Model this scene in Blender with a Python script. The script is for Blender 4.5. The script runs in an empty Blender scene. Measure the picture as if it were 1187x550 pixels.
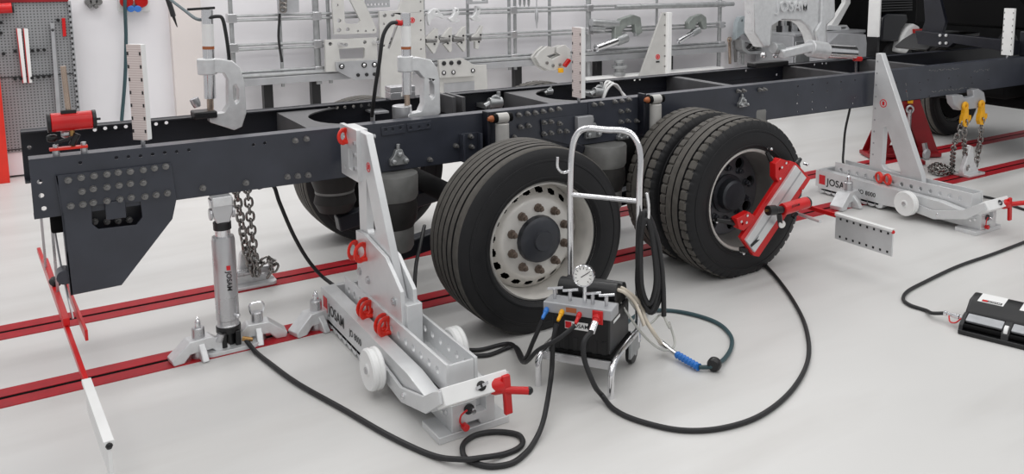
import bpy, bmesh, math, random
from mathutils import Vector, Matrix
from mathutils.geometry import tessellate_polygon

random.seed(7)
SC = bpy.context.scene
COL = SC.collection
PI = math.pi
V = Vector

# ------------------------------------------------------------------ camera
FX, CX, CY = 1004.906, 697.871, 109.478
YAW, PIT, ROL = math.radians(55.0455), math.radians(8.3484), math.radians(-0.1767)
CAM = V((0.0, 0.0, 1.9))
_w = V((math.cos(YAW) * math.cos(PIT), math.sin(YAW) * math.cos(PIT), -math.sin(PIT)))
_r = _w.cross(V((0, 0, 1))).normalized()
_d = _w.cross(_r)
RGT = _r * math.cos(ROL) + _d * math.sin(ROL)
DWN = _d * math.cos(ROL) - _r * math.sin(ROL)
cam_data = bpy.data.cameras.new('camera')
cam_data.sensor_fit = 'HORIZONTAL'
cam_data.sensor_width = 36.0
cam_data.lens = FX / 1187.0 * 36.0
cam_data.shift_x = (593.5 - CX) / 1187.0
cam_data.shift_y = (CY - 275.0) / 1187.0
cam_data.clip_start = 0.05
cam_data.clip_end = 200
cam = bpy.data.objects.new('camera', cam_data)
COL.objects.link(cam)
_m = Matrix.Identity(4)
for i in range(3):
    _m[i][0] = RGT[i]
    _m[i][1] = -DWN[i]
    _m[i][2] = -_w[i]
    _m[i][3] = CAM[i]
cam.matrix_world = _m
SC.camera = cam

# ------------------------------------------------------------------ world, ceiling lights, exposure
SC.view_settings.view_transform = 'Standard'
SC.view_settings.look = 'None'
SC.view_settings.gamma = 1.0
SC.view_settings.use_curve_mapping = False
SC.view_settings.exposure = 0.08
world = bpy.data.worlds.new('workshop_air')
SC.world = world
world.use_nodes = True
world.node_tree.nodes['Background'].inputs[0].default_value = (0.97, 0.98, 1.0, 1)
world.node_tree.nodes['Background'].inputs[1].default_value = 0.43


def area_light(name, loc, sx, sy, power, tilt=(0, 0, 0), col=(1.0, 0.99, 0.975)):
    l = bpy.data.lights.new(name, 'AREA')
    l.shape = 'RECTANGLE'
    l.size, l.size_y, l.energy, l.color = sx, sy, power, col
    o = bpy.data.objects.new(name, l)
    o.location = loc
    o.rotation_euler = tilt
    COL.objects.link(o)


# rows of ceiling tubes along the bays of the hall
for i, (y_, p_) in enumerate(((-1.2, 62), (0.9, 66), (3.0, 58), (5.2, 56), (7.2, 110))):
    area_light('ceiling_light', (3.4, y_, 4.6), 11.0, 0.45, p_)
area_light('ceiling_light', (3.4, 8.5, 4.4), 11.0, 0.45, 90)


# ------------------------------------------------------------------ helpers
def ray(px, py):
    return RGT * ((px - CX) / FX) + DWN * ((py - CY) / FX) + _w


def at(px, py, X=None, Y=None, Z=None):
    """a measured photo point put at its real place on a known plane of the hall"""
    d = ray(px, py)
    if X is not None:
        t = (X - CAM.x) / d.x
    elif Y is not None:
        t = (Y - CAM.y) / d.y
    else:
        t = (Z - CAM.z) / d.z
    return CAM + d * t


def lin(c):
    return tuple(((v / 255.0) / 12.92 if v / 255.0 <= 0.04045 else ((v / 255.0 + 0.055) / 1.055) ** 2.4) for v in c)


MATS = {}


def mat(name, rgb, rough=0.5, metal=0.0, var=0.12, scale=9.0, bump=0.0, bscale=60.0, spec=0.5, stretch=None, trans=0.0):
    m = bpy.data.materials.new(name)
    m.use_nodes = True
    nt = m.node_tree
    b = nt.nodes['Principled BSDF']
    c = lin(rgb)
    tc = nt.nodes.new('ShaderNodeTexCoord')
    mp = nt.nodes.new('ShaderNodeMapping')
    nt.links.new(tc.outputs['Object'], mp.inputs[0])
    if stretch:
        mp.inputs['Scale'].default_value = stretch
    n = nt.nodes.new('ShaderNodeTexNoise')
    n.inputs['Scale'].default_value = scale
    n.inputs['Detail'].default_value = 5
    nt.links.new(mp.outputs[0], n.inputs['Vector'])
    r = nt.nodes.new('ShaderNodeValToRGB')
    r.color_ramp.elements[0].position = 0.3
    r.color_ramp.elements[1].position = 0.7
    r.color_ramp.elements[0].color = (*[max(0, x * (1 - var)) for x in c], 1)
    r.color_ramp.elements[1].color = (*[min(1, x * (1 + var)) for x in c], 1)
    nt.links.new(n.outputs['Fac'], r.inputs[0])
    nt.links.new(r.outputs[0], b.inputs['Base Color'])
    mr = nt.nodes.new('ShaderNodeMapRange')
    mr.inputs[3].default_value = max(0.03, rough * 0.85)
    mr.inputs[4].default_value = min(1, rough * 1.15)
    nt.links.new(n.outputs['Fac'], mr.inputs[0])
    nt.links.new(mr.outputs[0], b.inputs['Roughness'])
    b.inputs['Metallic'].default_value = metal
    b.inputs['Specular IOR Level'].default_value = spec
    if trans:
        b.inputs['Transmission Weight'].default_value = trans
    if bump:
        n2 = nt.nodes.new('ShaderNodeTexNoise')
        n2.inputs['Scale'].default_value = bscale
        n2.inputs['Detail'].default_value = 3
        nt.links.new(mp.outputs[0], n2.inputs['Vector'])
        bp = nt.nodes.new('ShaderNodeBump')
        bp.inputs['Strength'].default_value = bump
        bp.inputs['Distance'].default_value = 0.004
        nt.links.new(n2.outputs['Fac'], bp.inputs['Height'])
        nt.links.new(bp.outputs[0], b.inputs['Normal'])
    MATS[name] = m
    return m


def nodes_of(name):
    nt = MATS[name].node_tree
    return nt, nt.nodes['Principled BSDF']


mat('wall_white', (233, 231, 234), 0.7, var=0.02, scale=2)
mat('pilaster', (222, 214, 211), 0.7, var=0.04, scale=2)
mat('rail_red', (170, 30, 40), 0.5, var=0.16, scale=14, spec=0.25)
mat('slot_black', (8, 7, 7), 0.9, spec=0.1)
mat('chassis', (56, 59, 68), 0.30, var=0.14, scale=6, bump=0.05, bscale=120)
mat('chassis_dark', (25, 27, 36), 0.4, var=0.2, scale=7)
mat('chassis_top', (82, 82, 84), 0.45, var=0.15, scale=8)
mat('bolt_steel', (122, 121, 120), 0.38, 0.4, var=0.2, scale=30)
mat('tyre', (31, 31, 33), 0.5, var=0.12, scale=14, bump=0.08, bscale=90, spec=0.3)
mat('tyre_worn', (88, 85, 81), 0.75, var=0.2, scale=22, bump=0.15, bscale=110, spec=0.25)
mat('rim_pale', (222, 219, 214), 0.36, 0.25, var=0.08, scale=7)
mat('rim_dark', (104, 105, 110), 0.38, 0.3, var=0.15, scale=8)
mat('rim_barrel', (158, 156, 153), 0.35, 0.5, var=0.15, scale=6)
mat('hub_grey', (58, 60, 66), 0.35, 0.2, var=0.2)
mat('nut_rust', (112, 98, 88), 0.6, 0.4, var=0.3, scale=40)
mat('chrome', (232, 232, 234), 0.14, 0.95, var=0.04)
mat('steel', (198, 198, 200), 0.28, 0.75, var=0.03, scale=6)
mat('aluminium', (220, 221, 222), 0.36, 0.35, var=0.04, scale=10, bump=0.03, bscale=200)
mat('cast_silver', (224, 225, 226), 0.32, 0.35, var=0.07, scale=25, bump=0.12, bscale=120)
mat('galv', (172, 174, 175), 0.38, 0.6, var=0.15, scale=16)
mat('tool_plate', (198, 197, 194), 0.5, 0.1, var=0.05, scale=8)
mat('tool_grey', (176, 177, 180), 0.45, 0.4, var=0.08, scale=8)
mat('tool_green', (150, 156, 152), 0.45, 0.35, var=0.12, scale=14)
mat('white_paint', (240, 240, 239), 0.4, var=0.03)
mat('white_plastic', (243, 243, 242), 0.45, var=0.02)
mat('red_gloss', (206, 26, 28), 0.3, var=0.1)
mat('red_bright', (226, 46, 30), 0.3, var=0.1)
mat('red_stand', (140, 16, 26), 0.42, var=0.14)
mat('black_plastic', (22, 22, 24), 0.38, var=0.2)
mat('black_matte', (9, 9, 10), 0.75, var=0.2, spec=0.15)
mat('hose_black', (34, 34, 36), 0.5, var=0.15, scale=30)
mat('hose_teal', (52, 78, 84), 0.45, var=0.1)
mat('blue_plastic', (44, 120, 205), 0.35, var=0.08)
mat('navy_paint', (9, 11, 20), 0.3, var=0.15)
mat('cream_hose', (214, 204, 188), 0.4, var=0.08)
mat('clear_hose', (222, 222, 216), 0.25, var=0.04, trans=0.4)
mat('brass', (176, 138, 88), 0.3, 0.9, var=0.15)
mat('copper_rod', (196, 176, 160), 0.22, 0.9, var=0.12)
mat('yellow_paint', (238, 172, 16), 0.38, var=0.12, scale=20)
mat('orange', (170, 98, 58), 0.5, var=0.1)
mat('chain_steel', (142, 139, 136), 0.26, 0.9, var=0.25, scale=40)
mat('pad_grey', (176, 178, 181), 0.4, 0.4, var=0.1, scale=20)
mat('dial_white', (244, 243, 240), 0.4, var=0.02)
mat('ink_black', (28, 28, 30), 0.5, var=0.05)
mat('ink_red', (214, 30, 40), 0.5, var=0.05)
mat('lamp_red', (176, 18, 16), 0.2, var=0.1)
mat('bellows', (36, 34, 33), 0.6, var=0.25, scale=18, bump=0.2, bscale=40)
mat('spring_grey', (128, 128, 126), 0.5, 0.3, var=0.15, scale=12)
mat('shock_grey', (196, 194, 190), 0.5, 0.1, var=0.1)
mat('socket_blue', (60, 120, 205), 0.4)
mat('socket_grey', (206, 206, 205), 0.5)
mat('blue_glass', (172, 182, 186), 0.3, 0.2, var=0.1)

# floor: pale sealed concrete with faint scuffs running along the hall
mat('floor_paint', (217, 216, 214), 0.34, var=0.03, scale=1.2, stretch=(0.6, 1.0, 1), spec=0.4)
nt, b = nodes_of('floor_paint')
tc = nt.nodes.new('ShaderNodeTexCoord')
mp = nt.nodes.new('ShaderNodeMapping')
mp.inputs['Scale'].default_value = (0.30, 1.3, 1)
mp.inputs['Rotation'].default_value = (0, 0, -0.08)
nt.links.new(tc.outputs['Object'], mp.inputs[0])
n1 = nt.nodes.new('ShaderNodeTexNoise')
n1.inputs['Scale'].default_value = 1.7
n1.inputs['Detail'].default_value = 8
nt.links.new(mp.outputs[0], n1.inputs['Vector'])
rp = nt.nodes.new('ShaderNodeValToRGB')
rp.color_ramp.elements[0].position = 0.33
rp.color_ramp.elements[0].color = (0.85, 0.84, 0.83, 1)
rp.color_ramp.elements[1].position = 0.52
rp.color_ramp.elements[1].color = (1, 1, 1, 1)
nt.links.new(n1.outputs['Fac'], rp.inputs[0])
mx = nt.nodes.new('ShaderNodeMix')
mx.data_type = 'RGBA'
mx.blend_type = 'MULTIPLY'
mx.inputs['Factor'].default_value = 0.7
old = b.inputs['Base Color'].links[0].from_socket
nt.links.new(old, mx.inputs[6])
nt.links.new(rp.outputs[0], mx.inputs[7])
nt.links.new(mx.outputs[2], b.inputs['Base Color'])

# perforated sheet: tiny holes on a square grid, too fine to model
mat('pegboard', (146, 147, 149), 0.5, 0.1, var=0.05, scale=6)
nt, b = nodes_of('pegboard')
tc = nt.nodes.new('ShaderNodeTexCoord')
sp = nt.nodes.new('ShaderNodeSeparateXYZ')
nt.links.new(tc.outputs['Object'], sp.inputs[0])
acc = None
for ax in (0, 2):
    m1 = nt.nodes.new('ShaderNodeMath'); m1.operation = 'MULTIPLY'; m1.inputs[1].default_value = 1 / 0.026
    nt.links.new(sp.outputs[ax], m1.inputs[0])
    m2 = nt.nodes.new('ShaderNodeMath'); m2.operation = 'FRACT'
    nt.links.new(m1.outputs[0], m2.inputs[0])
    m3 = nt.nodes.new('ShaderNodeMath'); m3.operation = 'SUBTRACT'; m3.inputs[1].default_value = 0.5
    nt.links.new(m2.outputs[0], m3.inputs[0])
    m4 = nt.nodes.new('ShaderNodeMath'); m4.operation = 'ABSOLUTE'
    nt.links.new(m3.outputs[0], m4.inputs[0])
    m5 = nt.nodes.new('ShaderNodeMath'); m5.operation = 'LESS_THAN'; m5.inputs[1].default_value = 0.2
    nt.links.new(m4.outputs[0], m5.inputs[0])
    if acc is None:
        acc = m5
    else:
        m6 = nt.nodes.new('ShaderNodeMath'); m6.operation = 'MULTIPLY'
        nt.links.new(acc.outputs[0], m6.inputs[0]); nt.links.new(m5.outputs[0], m6.inputs[1])
        acc = m6
mx = nt.nodes.new('ShaderNodeMix'); mx.data_type = 'RGBA'
old = b.inputs['Base Color'].links[0].from_socket
nt.links.new(acc.outputs[0], mx.inputs['Factor'])
nt.links.new(old, mx.inputs[6])
mx.inputs[7].default_value = (0.06, 0.06, 0.065, 1)
nt.links.new(mx.outputs[2], b.inputs['Base Color'])

# ruler print: fine pink lines
mat('ruler_print', (226, 214, 210), 0.5, var=0.02)
nt, b = nodes_of('ruler_print')
tc = nt.nodes.new('ShaderNodeTexCoord')
sp = nt.nodes.new('ShaderNodeSeparateXYZ')
nt.links.new(tc.outputs['Object'], sp.inputs[0])
m1 = nt.nodes.new('ShaderNodeMath'); m1.operation = 'MULTIPLY'; m1.inputs[1].default_value = 90
nt.links.new(sp.outputs[2], m1.inputs[0])
m2 = nt.nodes.new('ShaderNodeMath'); m2.operation = 'FRACT'
nt.links.new(m1.outputs[0], m2.inputs[0])
m3 = nt.nodes.new('ShaderNodeMath'); m3.operation = 'LESS_THAN'; m3.inputs[1].default_value = 0.3
nt.links.new(m2.outputs[0], m3.inputs[0])
mx = nt.nodes.new('ShaderNodeMix'); mx.data_type = 'RGBA'
old = b.inputs['Base Color'].links[0].from_socket
nt.links.new(m3.outputs[0], mx.inputs['Factor'])
nt.links.new(old, mx.inputs[6])
mx.inputs[7].default_value = (*lin((204, 186, 183)), 1)
nt.links.new(mx.outputs[2], b.inputs['Base Color'])


def wloc(o):
    p = V((0, 0, 0))
    while o is not None:
        p = p + o.location
        o = o.parent
    return p


class MB:
    """collects shapes; build() links them as one mesh object"""

    def __init__(s):
        s.v = []
        s.f = []

    def add(s, vs, fs):
        o = len(s.v)
        s.v += [V(p) for p in vs]
        s.f += [[i + o for i in f] for f in fs]
        return s

    def box(s, x0, x1, y0, y1, z0, z1):
        vs = [(x, y, z) for z in (z0, z1) for y in (y0, y1) for x in (x0, x1)]
        return s.add(vs, [(0, 2, 3, 1), (4, 5, 7, 6), (0, 1, 5, 4), (2, 6, 7, 3), (0, 4, 6, 2), (1, 3, 7, 5)])

    def obox(s, c, a, b_, d):
        c, a, b_, d = V(c), V(a), V(b_), V(d)
        vs = [c + a * i + b_ * j + d * k for k in (-1, 1) for j in (-1, 1) for i in (-1, 1)]
        return s.add(vs, [(0, 2, 3, 1), (4, 5, 7, 6), (0, 1, 5, 4), (2, 6, 7, 3), (0, 4, 6, 2), (1, 3, 7, 5)])

    def bar(s, p0, p1, w, h, up=(0, 0, 1)):
        p0, p1 = V(p0), V(p1)
        d = (p1 - p0)
        n = d.normalized()
        sd = n.cross(V(up))
        if sd.length < 1e-4:
            sd = n.cross(V((1, 0, 0)))
        sd.normalize()
        u = sd.cross(n)
        return s.obox((p0 + p1) / 2, d / 2, sd * w / 2, u * h / 2)

    def cyl(s, p0, p1, r0, r1=None, n=16, cap=True):
        r1 = r0 if r1 is None else r1
        return s.lathe([(r0, 0.0), (r1, (V(p1) - V(p0)).length)], p0, V(p1) - V(p0), n, cap)

    def lathe(s, prof, org, axis, n=24, cap=True, rf=None, keep=None):
        org = V(org)
        a = V(axis).normalized()
        t = V((0, 0, 1)) if abs(a.z) < 0.9 else V((1, 0, 0))
        e1 = t.cross(a).normalized()
        e2 = a.cross(e1)
        vs = []
        for k, (r, h) in enumerate(prof):
            for j in range(n):
                rr = rf(k, j, r) if rf else r
                an = 2 * PI * j / n
                vs.append(org + a * h + (e1 * math.cos(an) + e2 * math.sin(an)) * rr)
        fs = []
        for k in range(len(prof) - 1):
            for j in range(n):
                if keep and not keep(k, j):
                    continue
                j2 = (j + 1) % n
                fs.append((k * n + j, k * n + j2, (k + 1) * n + j2, (k + 1) * n + j))
        if cap:
            if prof[0][0] > 1e-5:
                fs.append(tuple(reversed(range(n))))
            if prof[-1][0] > 1e-5:
                fs.append(tuple((len(prof) - 1) * n + j for j in range(n)))
        return s.add(vs, fs)

    def tube(s, pts, r, n=8, closed=False, flat=1.0):
        pts = [V(p) for p in pts]
        m = len(pts)
        if closed:
            tang = [(pts[(i + 1) % m] - pts[i - 1]).normalized() for i in range(m)]
        else:
            tang = [(pts[min(i + 1, m - 1)] - pts[max(i - 1, 0)]).normalized() for i in range(m)]
        t0 = tang[0]
        u = t0.cross(V((0, 0, 1)))
        if u.length < 0.05:
            u = t0.cross(V((1, 0, 0)))
        u.normalize()
        vs = []
        for i in range(m):
            t = tang[i]
            u = (u - t * u.dot(t)).normalized()
            w = t.cross(u)
            for j in range(n):
                a = 2 * PI * j / n
                vs.append(pts[i] + u * math.cos(a) * r + w * math.sin(a) * r * flat)
        fs = []
        for i in range(m if closed else m - 1):
            i2 = (i + 1) % m
            for j in range(n):
                j2 = (j + 1) % n
                fs.append((i * n + j, i * n + j2, i2 * n + j2, i2 * n + j))
        if not closed:
            fs.append(tuple(reversed(range(n))))
            fs.append(tuple((m - 1) * n + j for j in range(n)))
        return s.add(vs, fs)

    def prism(s, outer, holes, fn, thick):
        """outline (2-D) with holes -> solid; fn maps (a, b) to a point, thick is the extrusion vector"""
        loops = [list(outer)] + [list(h) for h in holes]
        l3 = [[V((a, b_, 0)) for a, b_ in lp] for lp in loops]
        flat = [p for lp in loops for p in lp]
        tris = tessellate_polygon(l3)
        th = V(thick)
        n = len(flat)
        base = [V(fn(a, b_)) for a, b_ in flat]
        vs = base + [p + th for p in base]
        fs = []
        for t in tris:
            fs.append((t[0], t[1], t[2]))
            fs.append((t[2] + n, t[1] + n, t[0] + n))
        o = 0
        for lp in loops:
            k = len(lp)
            for i in range(k):
                j = (i + 1) % k
                fs.append((o + i, o + j, o + j + n, o + i + n))
            o += k
        return s.add(vs, fs)

    def sphere(s, c, r, n=12, sq=(1, 1, 1)):
        c = V(c)
        vs, fs = [], []
        m = n // 2
        for i in range(m + 1):
            th = PI * i / m
            for j in range(n):
                ph = 2 * PI * j / n
                vs.append(c + V((r * math.sin(th) * math.cos(ph) * sq[0], r * math.sin(th) * math.sin(ph) * sq[1], r * math.cos(th) * sq[2])))
        for i in range(m):
            for j in range(n):
                j2 = (j + 1) % n
                fs.append((i * n + j, (i + 1) * n + j, (i + 1) * n + j2, i * n + j2))
        return s.add(vs, fs)

    def ring(s, c, nrm, R, r, n=20, k=6, flat=1.0):
        a = V(nrm).normalized()
        t = V((0, 0, 1)) if abs(a.z) < 0.9 else V((1, 0, 0))
        e1 = t.cross(a).normalized()
        e2 = a.cross(e1)
        return s.tube([V(c) + (e1 * math.cos(2 * PI * i / n) + e2 * math.sin(2 * PI * i / n)) * R for i in range(n)], r, k, True, flat)

    def build(s, name, m, parent=None, bevel=0.0, ang=35, loc=None):
        off = wloc(parent) if parent else V((0, 0, 0))
        if loc is not None:
            off = V(loc)
        me = bpy.data.meshes.new(name)
        me.from_pydata([p - off for p in s.v], [], s.f)
        bm = bmesh.new()
        bm.from_mesh(me)
        bmesh.ops.remove_doubles(bm, verts=bm.verts, dist=1e-6)
        bmesh.ops.recalc_face_normals(bm, faces=bm.faces)
        bm.to_mesh(me)
        bm.free()
        for p in me.polygons:
            p.use_smooth = True
        me.set_sharp_from_angle(angle=math.radians(ang))
        me.materials.append(MATS[m])
        o = bpy.data.objects.new(name, me)
        COL.objects.link(o)
        o.parent = parent
        if loc is not None and parent is None:
            o.location = loc
        if bevel:
            md = o.modifiers.new('bevel', 'BEVEL')
            md.width = bevel
            md.segments = 2
            md.limit_method = 'ANGLE'
            md.angle_limit = math.radians(40)
        return o


def tag(o, label=None, cat=None, group=None, kind=None):
    if label: o['label'] = label
    if cat: o['category'] = cat
    if group: o['group'] = group
    if kind: o['kind'] = kind
    return o


def thing(name, label, cat, loc=(0, 0, 0), group=None):
    o = bpy.data.objects.new(name, None)
    o.empty_display_size = 0.05
    COL.objects.link(o)
    o.location = loc
    return tag(o, label, cat, group)


def copy_tree(o, parent=None):
    c = o.copy()
    COL.objects.link(c)
    c.parent = parent
    for ch in list(o.children):
        copy_tree(ch, c)
    return c


def share(src, parent, world, rot=None):
    """another copy of a small part, sharing its mesh"""
    c = src.copy()
    COL.objects.link(c)
    c.parent = parent
    c.location = V(world) - wloc(parent)
    if rot:
        c.rotation_euler = rot
    return c


def smooth(pts, k=8, closed=False):
    pts = [V(p) for p in pts]
    m = len(pts)
    out = []
    for i in range(m if closed else m - 1):
        if closed:
            p0, p1, p2, p3 = pts[i - 1], pts[i], pts[(i + 1) % m], pts[(i + 2) % m]
        else:
            p0, p1, p2, p3 = pts[max(i - 1, 0)], pts[i], pts[i + 1], pts[min(i + 2, m - 1)]
        for q in range(k):
            t = q / k
            out.append(0.5 * ((2 * p1) + (p2 - p0) * t + (2 * p0 - 5 * p1 + 4 * p2 - p3) * t * t + (3 * p1 - p0 - 3 * p2 + p3) * t ** 3))
    if not closed:
        out.append(pts[-1])
    return out


def circ(a, b_, r, n=10):
    return [(a + r * math.cos(2 * PI * i / n), b_ + r * math.sin(2 * PI * i / n)) for i in range(n)]


def rrect(x0, x1, y0, y1, r, n=4):
    out = []
    for cx, cy, a0 in ((x1 - r, y0 + r, -90), (x1 - r, y1 - r, 0), (x0 + r, y1 - r, 90), (x0 + r, y0 + r, 180)):
        for i in range(n + 1):
            a = math.radians(a0 + 90 * i / n)
            out.append((cx + r * math.cos(a), cy + r * math.sin(a)))
    return out


def hose(name, pts, r, m, label, cat='hose', group=None, k=8, n=8, parent=None):
    o = MB().tube(smooth(pts, k), r, n).build(name, m, parent, ang=60)
    if parent is None:
        tag(o, label, cat, group)
    return o


def text(name, s, size, org, xd, yd, m, parent, depth=0.0):
    cu = bpy.data.curves.new('t', 'FONT')
    cu.body = s
    cu.size = size
    cu.extrude = depth
    cu.space_character = 1.06
    cu.offset = size * 0.018
    tmp = bpy.data.objects.new('t', cu)
    me = bpy.data.meshes.new_from_object(tmp)
    xd, yd = V(xd).normalized(), V(yd).normalized()
    zd = xd.cross(yd)
    off = wloc(parent) if parent else V((0, 0, 0))
    M4 = Matrix((( xd.x, yd.x, zd.x), (xd.y, yd.y, zd.y), (xd.z, yd.z, zd.z)))
    for v in me.vertices:
        v.co = M4 @ v.co + V(org) - off
    me.name = name
    me.materials.clear()
    me.materials.append(MATS[m])
    o = bpy.data.objects.new(name, me)
    COL.objects.link(o)
    o.parent = parent
    bpy.data.objects.remove(tmp)
    return o


# ------------------------------------------------------------------ the hall
floor = tag(MB().box(-7, 17, -4, 9.6, -0.1, 0).build('floor', 'floor_paint'), kind='structure')
WY = 9.45
tag(MB().box(-7, 17, WY, WY + 0.15, 0, 4.6).build('wall_back', 'wall_white'), kind='structure')
tag(MB().box(1.40, 1.68, WY - 0.10, WY, 0, 4.6).build('trim_1', 'pilaster'), kind='structure')
tag(MB().box(-7, 17, WY - 0.02, WY, 0, 0.10).build('baseboard_back', 'pilaster'), kind='structure')


def floor_rail(y0, y1, label):
    t = thing('floor_rail', label, 'floor rail', (3, (y0 + y1) / 2, 0), 'red steel rails set into the floor')
    ym = (y0 + y1) / 2
    MB().box(-6, 14, y0, ym - 0.014, -0.02, 0.004).build('steel_strip', 'rail_red', t, 0.002)
    MB().box(-6, 14, ym + 0.014, y1, -0.02, 0.004).build('steel_strip', 'rail_red', t, 0.002)
    MB().box(-6, 14, ym - 0.014, ym + 0.014, -0.02, 0.0015).build('slot', 'slot_black', t)


floor_rail(4.367, 4.572, 'red floor rail nearer the camera, under the near chassis beam')
floor_rail(5.205, 5.42, 'red floor rail farther from the camera, under the far chassis beam')

# ------------------------------------------------------------------ truck
truck = thing('truck', 'bare dark grey truck chassis on tyres with its cab at the right edge', 'truck', (2.6, 4.9, 0))
NY, FY = 4.47, 5.33          # outer faces of the two chassis beams
ZT, ZB = 1.06, 0.79


def nw(px, py, d=0.0):
    return at(px, py, Y=NY - d)


def rail(yo, s, holes, x0, x1, m):
    """C-section beam: web at yo, flanges going inwards (s = +1 towards +Y)"""
    t = 0.008
    mb = MB()
    ya, yb = (yo, yo + t) if s > 0 else (yo - t, yo)
    mb.prism([(x0, ZB), (x1, ZB), (x1, ZT), (x0, ZT)], holes, lambda a, c: (a, ya, c), (0, t, 0))
    f0, f1 = (yb, yo + 0.085) if s > 0 else (yo - 0.085, ya)
    mb.box(x0, x1, f0, f1, ZT - 0.009, ZT)
    mb.box(x0, x1, f0, f1, ZB, ZB + 0.009)
    return mb.build('chassis_beam', m, truck, 0.004)


nh = []
for px, py in [(46, 211), (48, 227), (51, 242), (93, 189), (135, 183), (149, 182), (163, 181), (177, 179), (191, 177), (205, 176), (219, 174),
               (294, 168), (307, 166), (925, 100), (925, 110), (942, 98), (942, 107), (959, 96), (959, 106), (975, 95), (975, 104), (991, 93),
               (924.5, 120), (942, 118), (958, 125), (925, 130), (942, 127), (991, 113), (1039, 96), (1111, 88), (989, 120), (1050, 97), (1051, 106), (1053, 116), (1066, 96), (1067, 105), (1068, 115), (1076, 93), (1077, 112), (1100, 91), (1102, 101), (1126, 90), (1127, 97), (1146, 93)]:
    p = nw(px, py)
    nh.append(circ(p.x, p.z, 0.0085 if px > 60 else 0.011, 8))
beam_near = rail(NY, 1, nh, 0.07, 9.6, 'chassis')
fh = []
for px, py in [(34, 171), (110, 150.8), (122, 149), (134, 148), (146, 147), (181, 144), (193, 142.5), (701.5, 94), (710.6, 93.4), (717, 92.7), (736, 92.7), (742, 92),
               (865, 82), (900.6, 86.6), (915, 85.6), (938, 84), (944.5, 75), (953.6, 73.6), (958, 73.4), (381.7, 125.8), (391, 125), (400, 124.4), (410, 123.5), (419, 122.5), (428, 121.6)]:
    p = at(px, py, Y=FY - 0.008)
    fh.append(circ(p.x, p.z, 0.010, 8))
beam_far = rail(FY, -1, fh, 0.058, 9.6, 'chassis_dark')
beam_near['label'] = 'near chassis beam'
beam_far['label'] = 'far chassis beam'


# chalk scribbles left on the near web by the cab
ck = MB()
for x0, x1, ya, yb, n in ((1077, 1112, 82.5, 79.5, 16), (1080, 1127, 106, 101.5, 12), (1129, 1148, 83, 80.5, 9), (1050, 1053, 97, 120, 4)):
    for i in range(n):
        t = i / n
        p = nw(x0 + (x1 - x0) * t + random.uniform(-0.4, 0.4), ya + (yb - ya) * t + random.uniform(-1.3, 1.3), 0.0006)
        q = nw(x0 + (x1 - x0) * (t + random.uniform(0.3, 0.9) / n), ya + (yb - ya) * (t + 0.6 / n) + random.uniform(-1.3, 1.3), 0.0006)
        ck.bar(p, q, 0.0008, 0.006)
ck.build('chalk_mark', 'bolt_steel', truck)['kind'] = 'stuff'

# crossmembers: two broad curved ones, then slim straight ones
def curved_cross(xl, xr, name='crossmember'):
    zt = 1.035
    yn, yf = NY + 0.01, FY - 0.01
    right = []
    for i in range(13):
        t = i / 12
        y = yn + 0.07 + (yf - yn - 0.14) * t
        right.append((xr - 0.0 + 0.26 * (abs(2 * t - 1) ** 2.6), y))
    pl = [(xl, yn + 0.07)] + right + [(xl, yf - 0.07)]
    mb = MB().prism(pl, [], lambda a, c: (a, c, zt), (0, 0, 0.008))
    mb.prism(pl, [], lambda a, c: (a, c, ZB + 0.03), (0, 0, 0.008))
    mb.box(xl, xl + 0.008, yn + 0.07, yf - 0.07, ZB + 0.03, zt)
    return mb.build(name, 'chassis_top', truck)


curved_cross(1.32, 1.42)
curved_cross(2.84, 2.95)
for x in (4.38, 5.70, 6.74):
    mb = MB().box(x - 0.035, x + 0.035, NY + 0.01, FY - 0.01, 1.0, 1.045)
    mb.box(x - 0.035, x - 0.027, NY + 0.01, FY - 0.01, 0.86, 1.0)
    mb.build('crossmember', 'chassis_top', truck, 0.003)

# bolts: one mesh, many copies
bolt0 = MB().lathe([(0.016, 0), (0.016, 0.003), (0.0125, 0.003), (0.0125, 0.018), (0.0075, 0.020), (0.0075, 0.036)], (0, 0, 0), (0, -1, 0), 8)
bolt0 = bolt0.build('bolt', 'bolt_steel', truck, loc=(0, 0, 0))
first_bolt = [True]


def bolt(px, py, d=0.0):
    p = nw(px, py, d)
    if first_bolt[0]:
        first_bolt[0] = False
        bolt0.location = p - wloc(truck)
    else:
        share(bolt0, truck, p)


# end plate (spring hanger) bolted to the tail of the near beam, with its cut-out
D1 = 0.012
gp = [(64, 204), (198, 189), (205, 230), (200, 254), (141, 331), (82, 343), (71, 245), (68, 225)]
gh = [(106, 238), (163, 234), (165, 252), (158, 261), (114, 266), (107, 260)]
fnw = lambda a, c: (a, NY - D1, c)
pp = lambda L, d=D1: [(lambda q: (q.x, q.z))(nw(a, c, d)) for a, c in L]
pl = MB().prism(pp(gp), [pp(gh)], fnw, (0, D1, 0)).build('hanger_plate', 'chassis', truck, 0.002)
a0 = nw(66, 204, D1); a1 = nw(82, 343, D1)
mb = MB()
edge = [nw(a, c, D1) for a, c in [(64, 204), (67, 225), (71, 245), (82, 343)]]
for i in range(3):
    p, q = edge[i], edge[i + 1]
    mb.add([p, q, q + V((0, 0.10, 0)), p + V((0, 0.10, 0)), p + V((0.008, 0, 0)), q + V((0.008, 0, 0)), q + V((0.008, 0.10, 0)), p + V((0.008, 0.10, 0))],
           [(0, 1, 2, 3), (4, 7, 6, 5), (0, 4, 5, 1), (1, 5, 6, 2), (2, 6, 7, 3), (3, 7, 4, 0)])
mb.build('hanger_flange', 'chassis', truck)
p = nw(74, 322)
MB().cyl((p.x + 0.005, NY - 0.006, p.z), (p.x + 0.005, NY + 0.08, p.z), 0.034).build('hanger_bush', 'chassis', truck, 0.003)
p = nw(65, 258)
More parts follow.
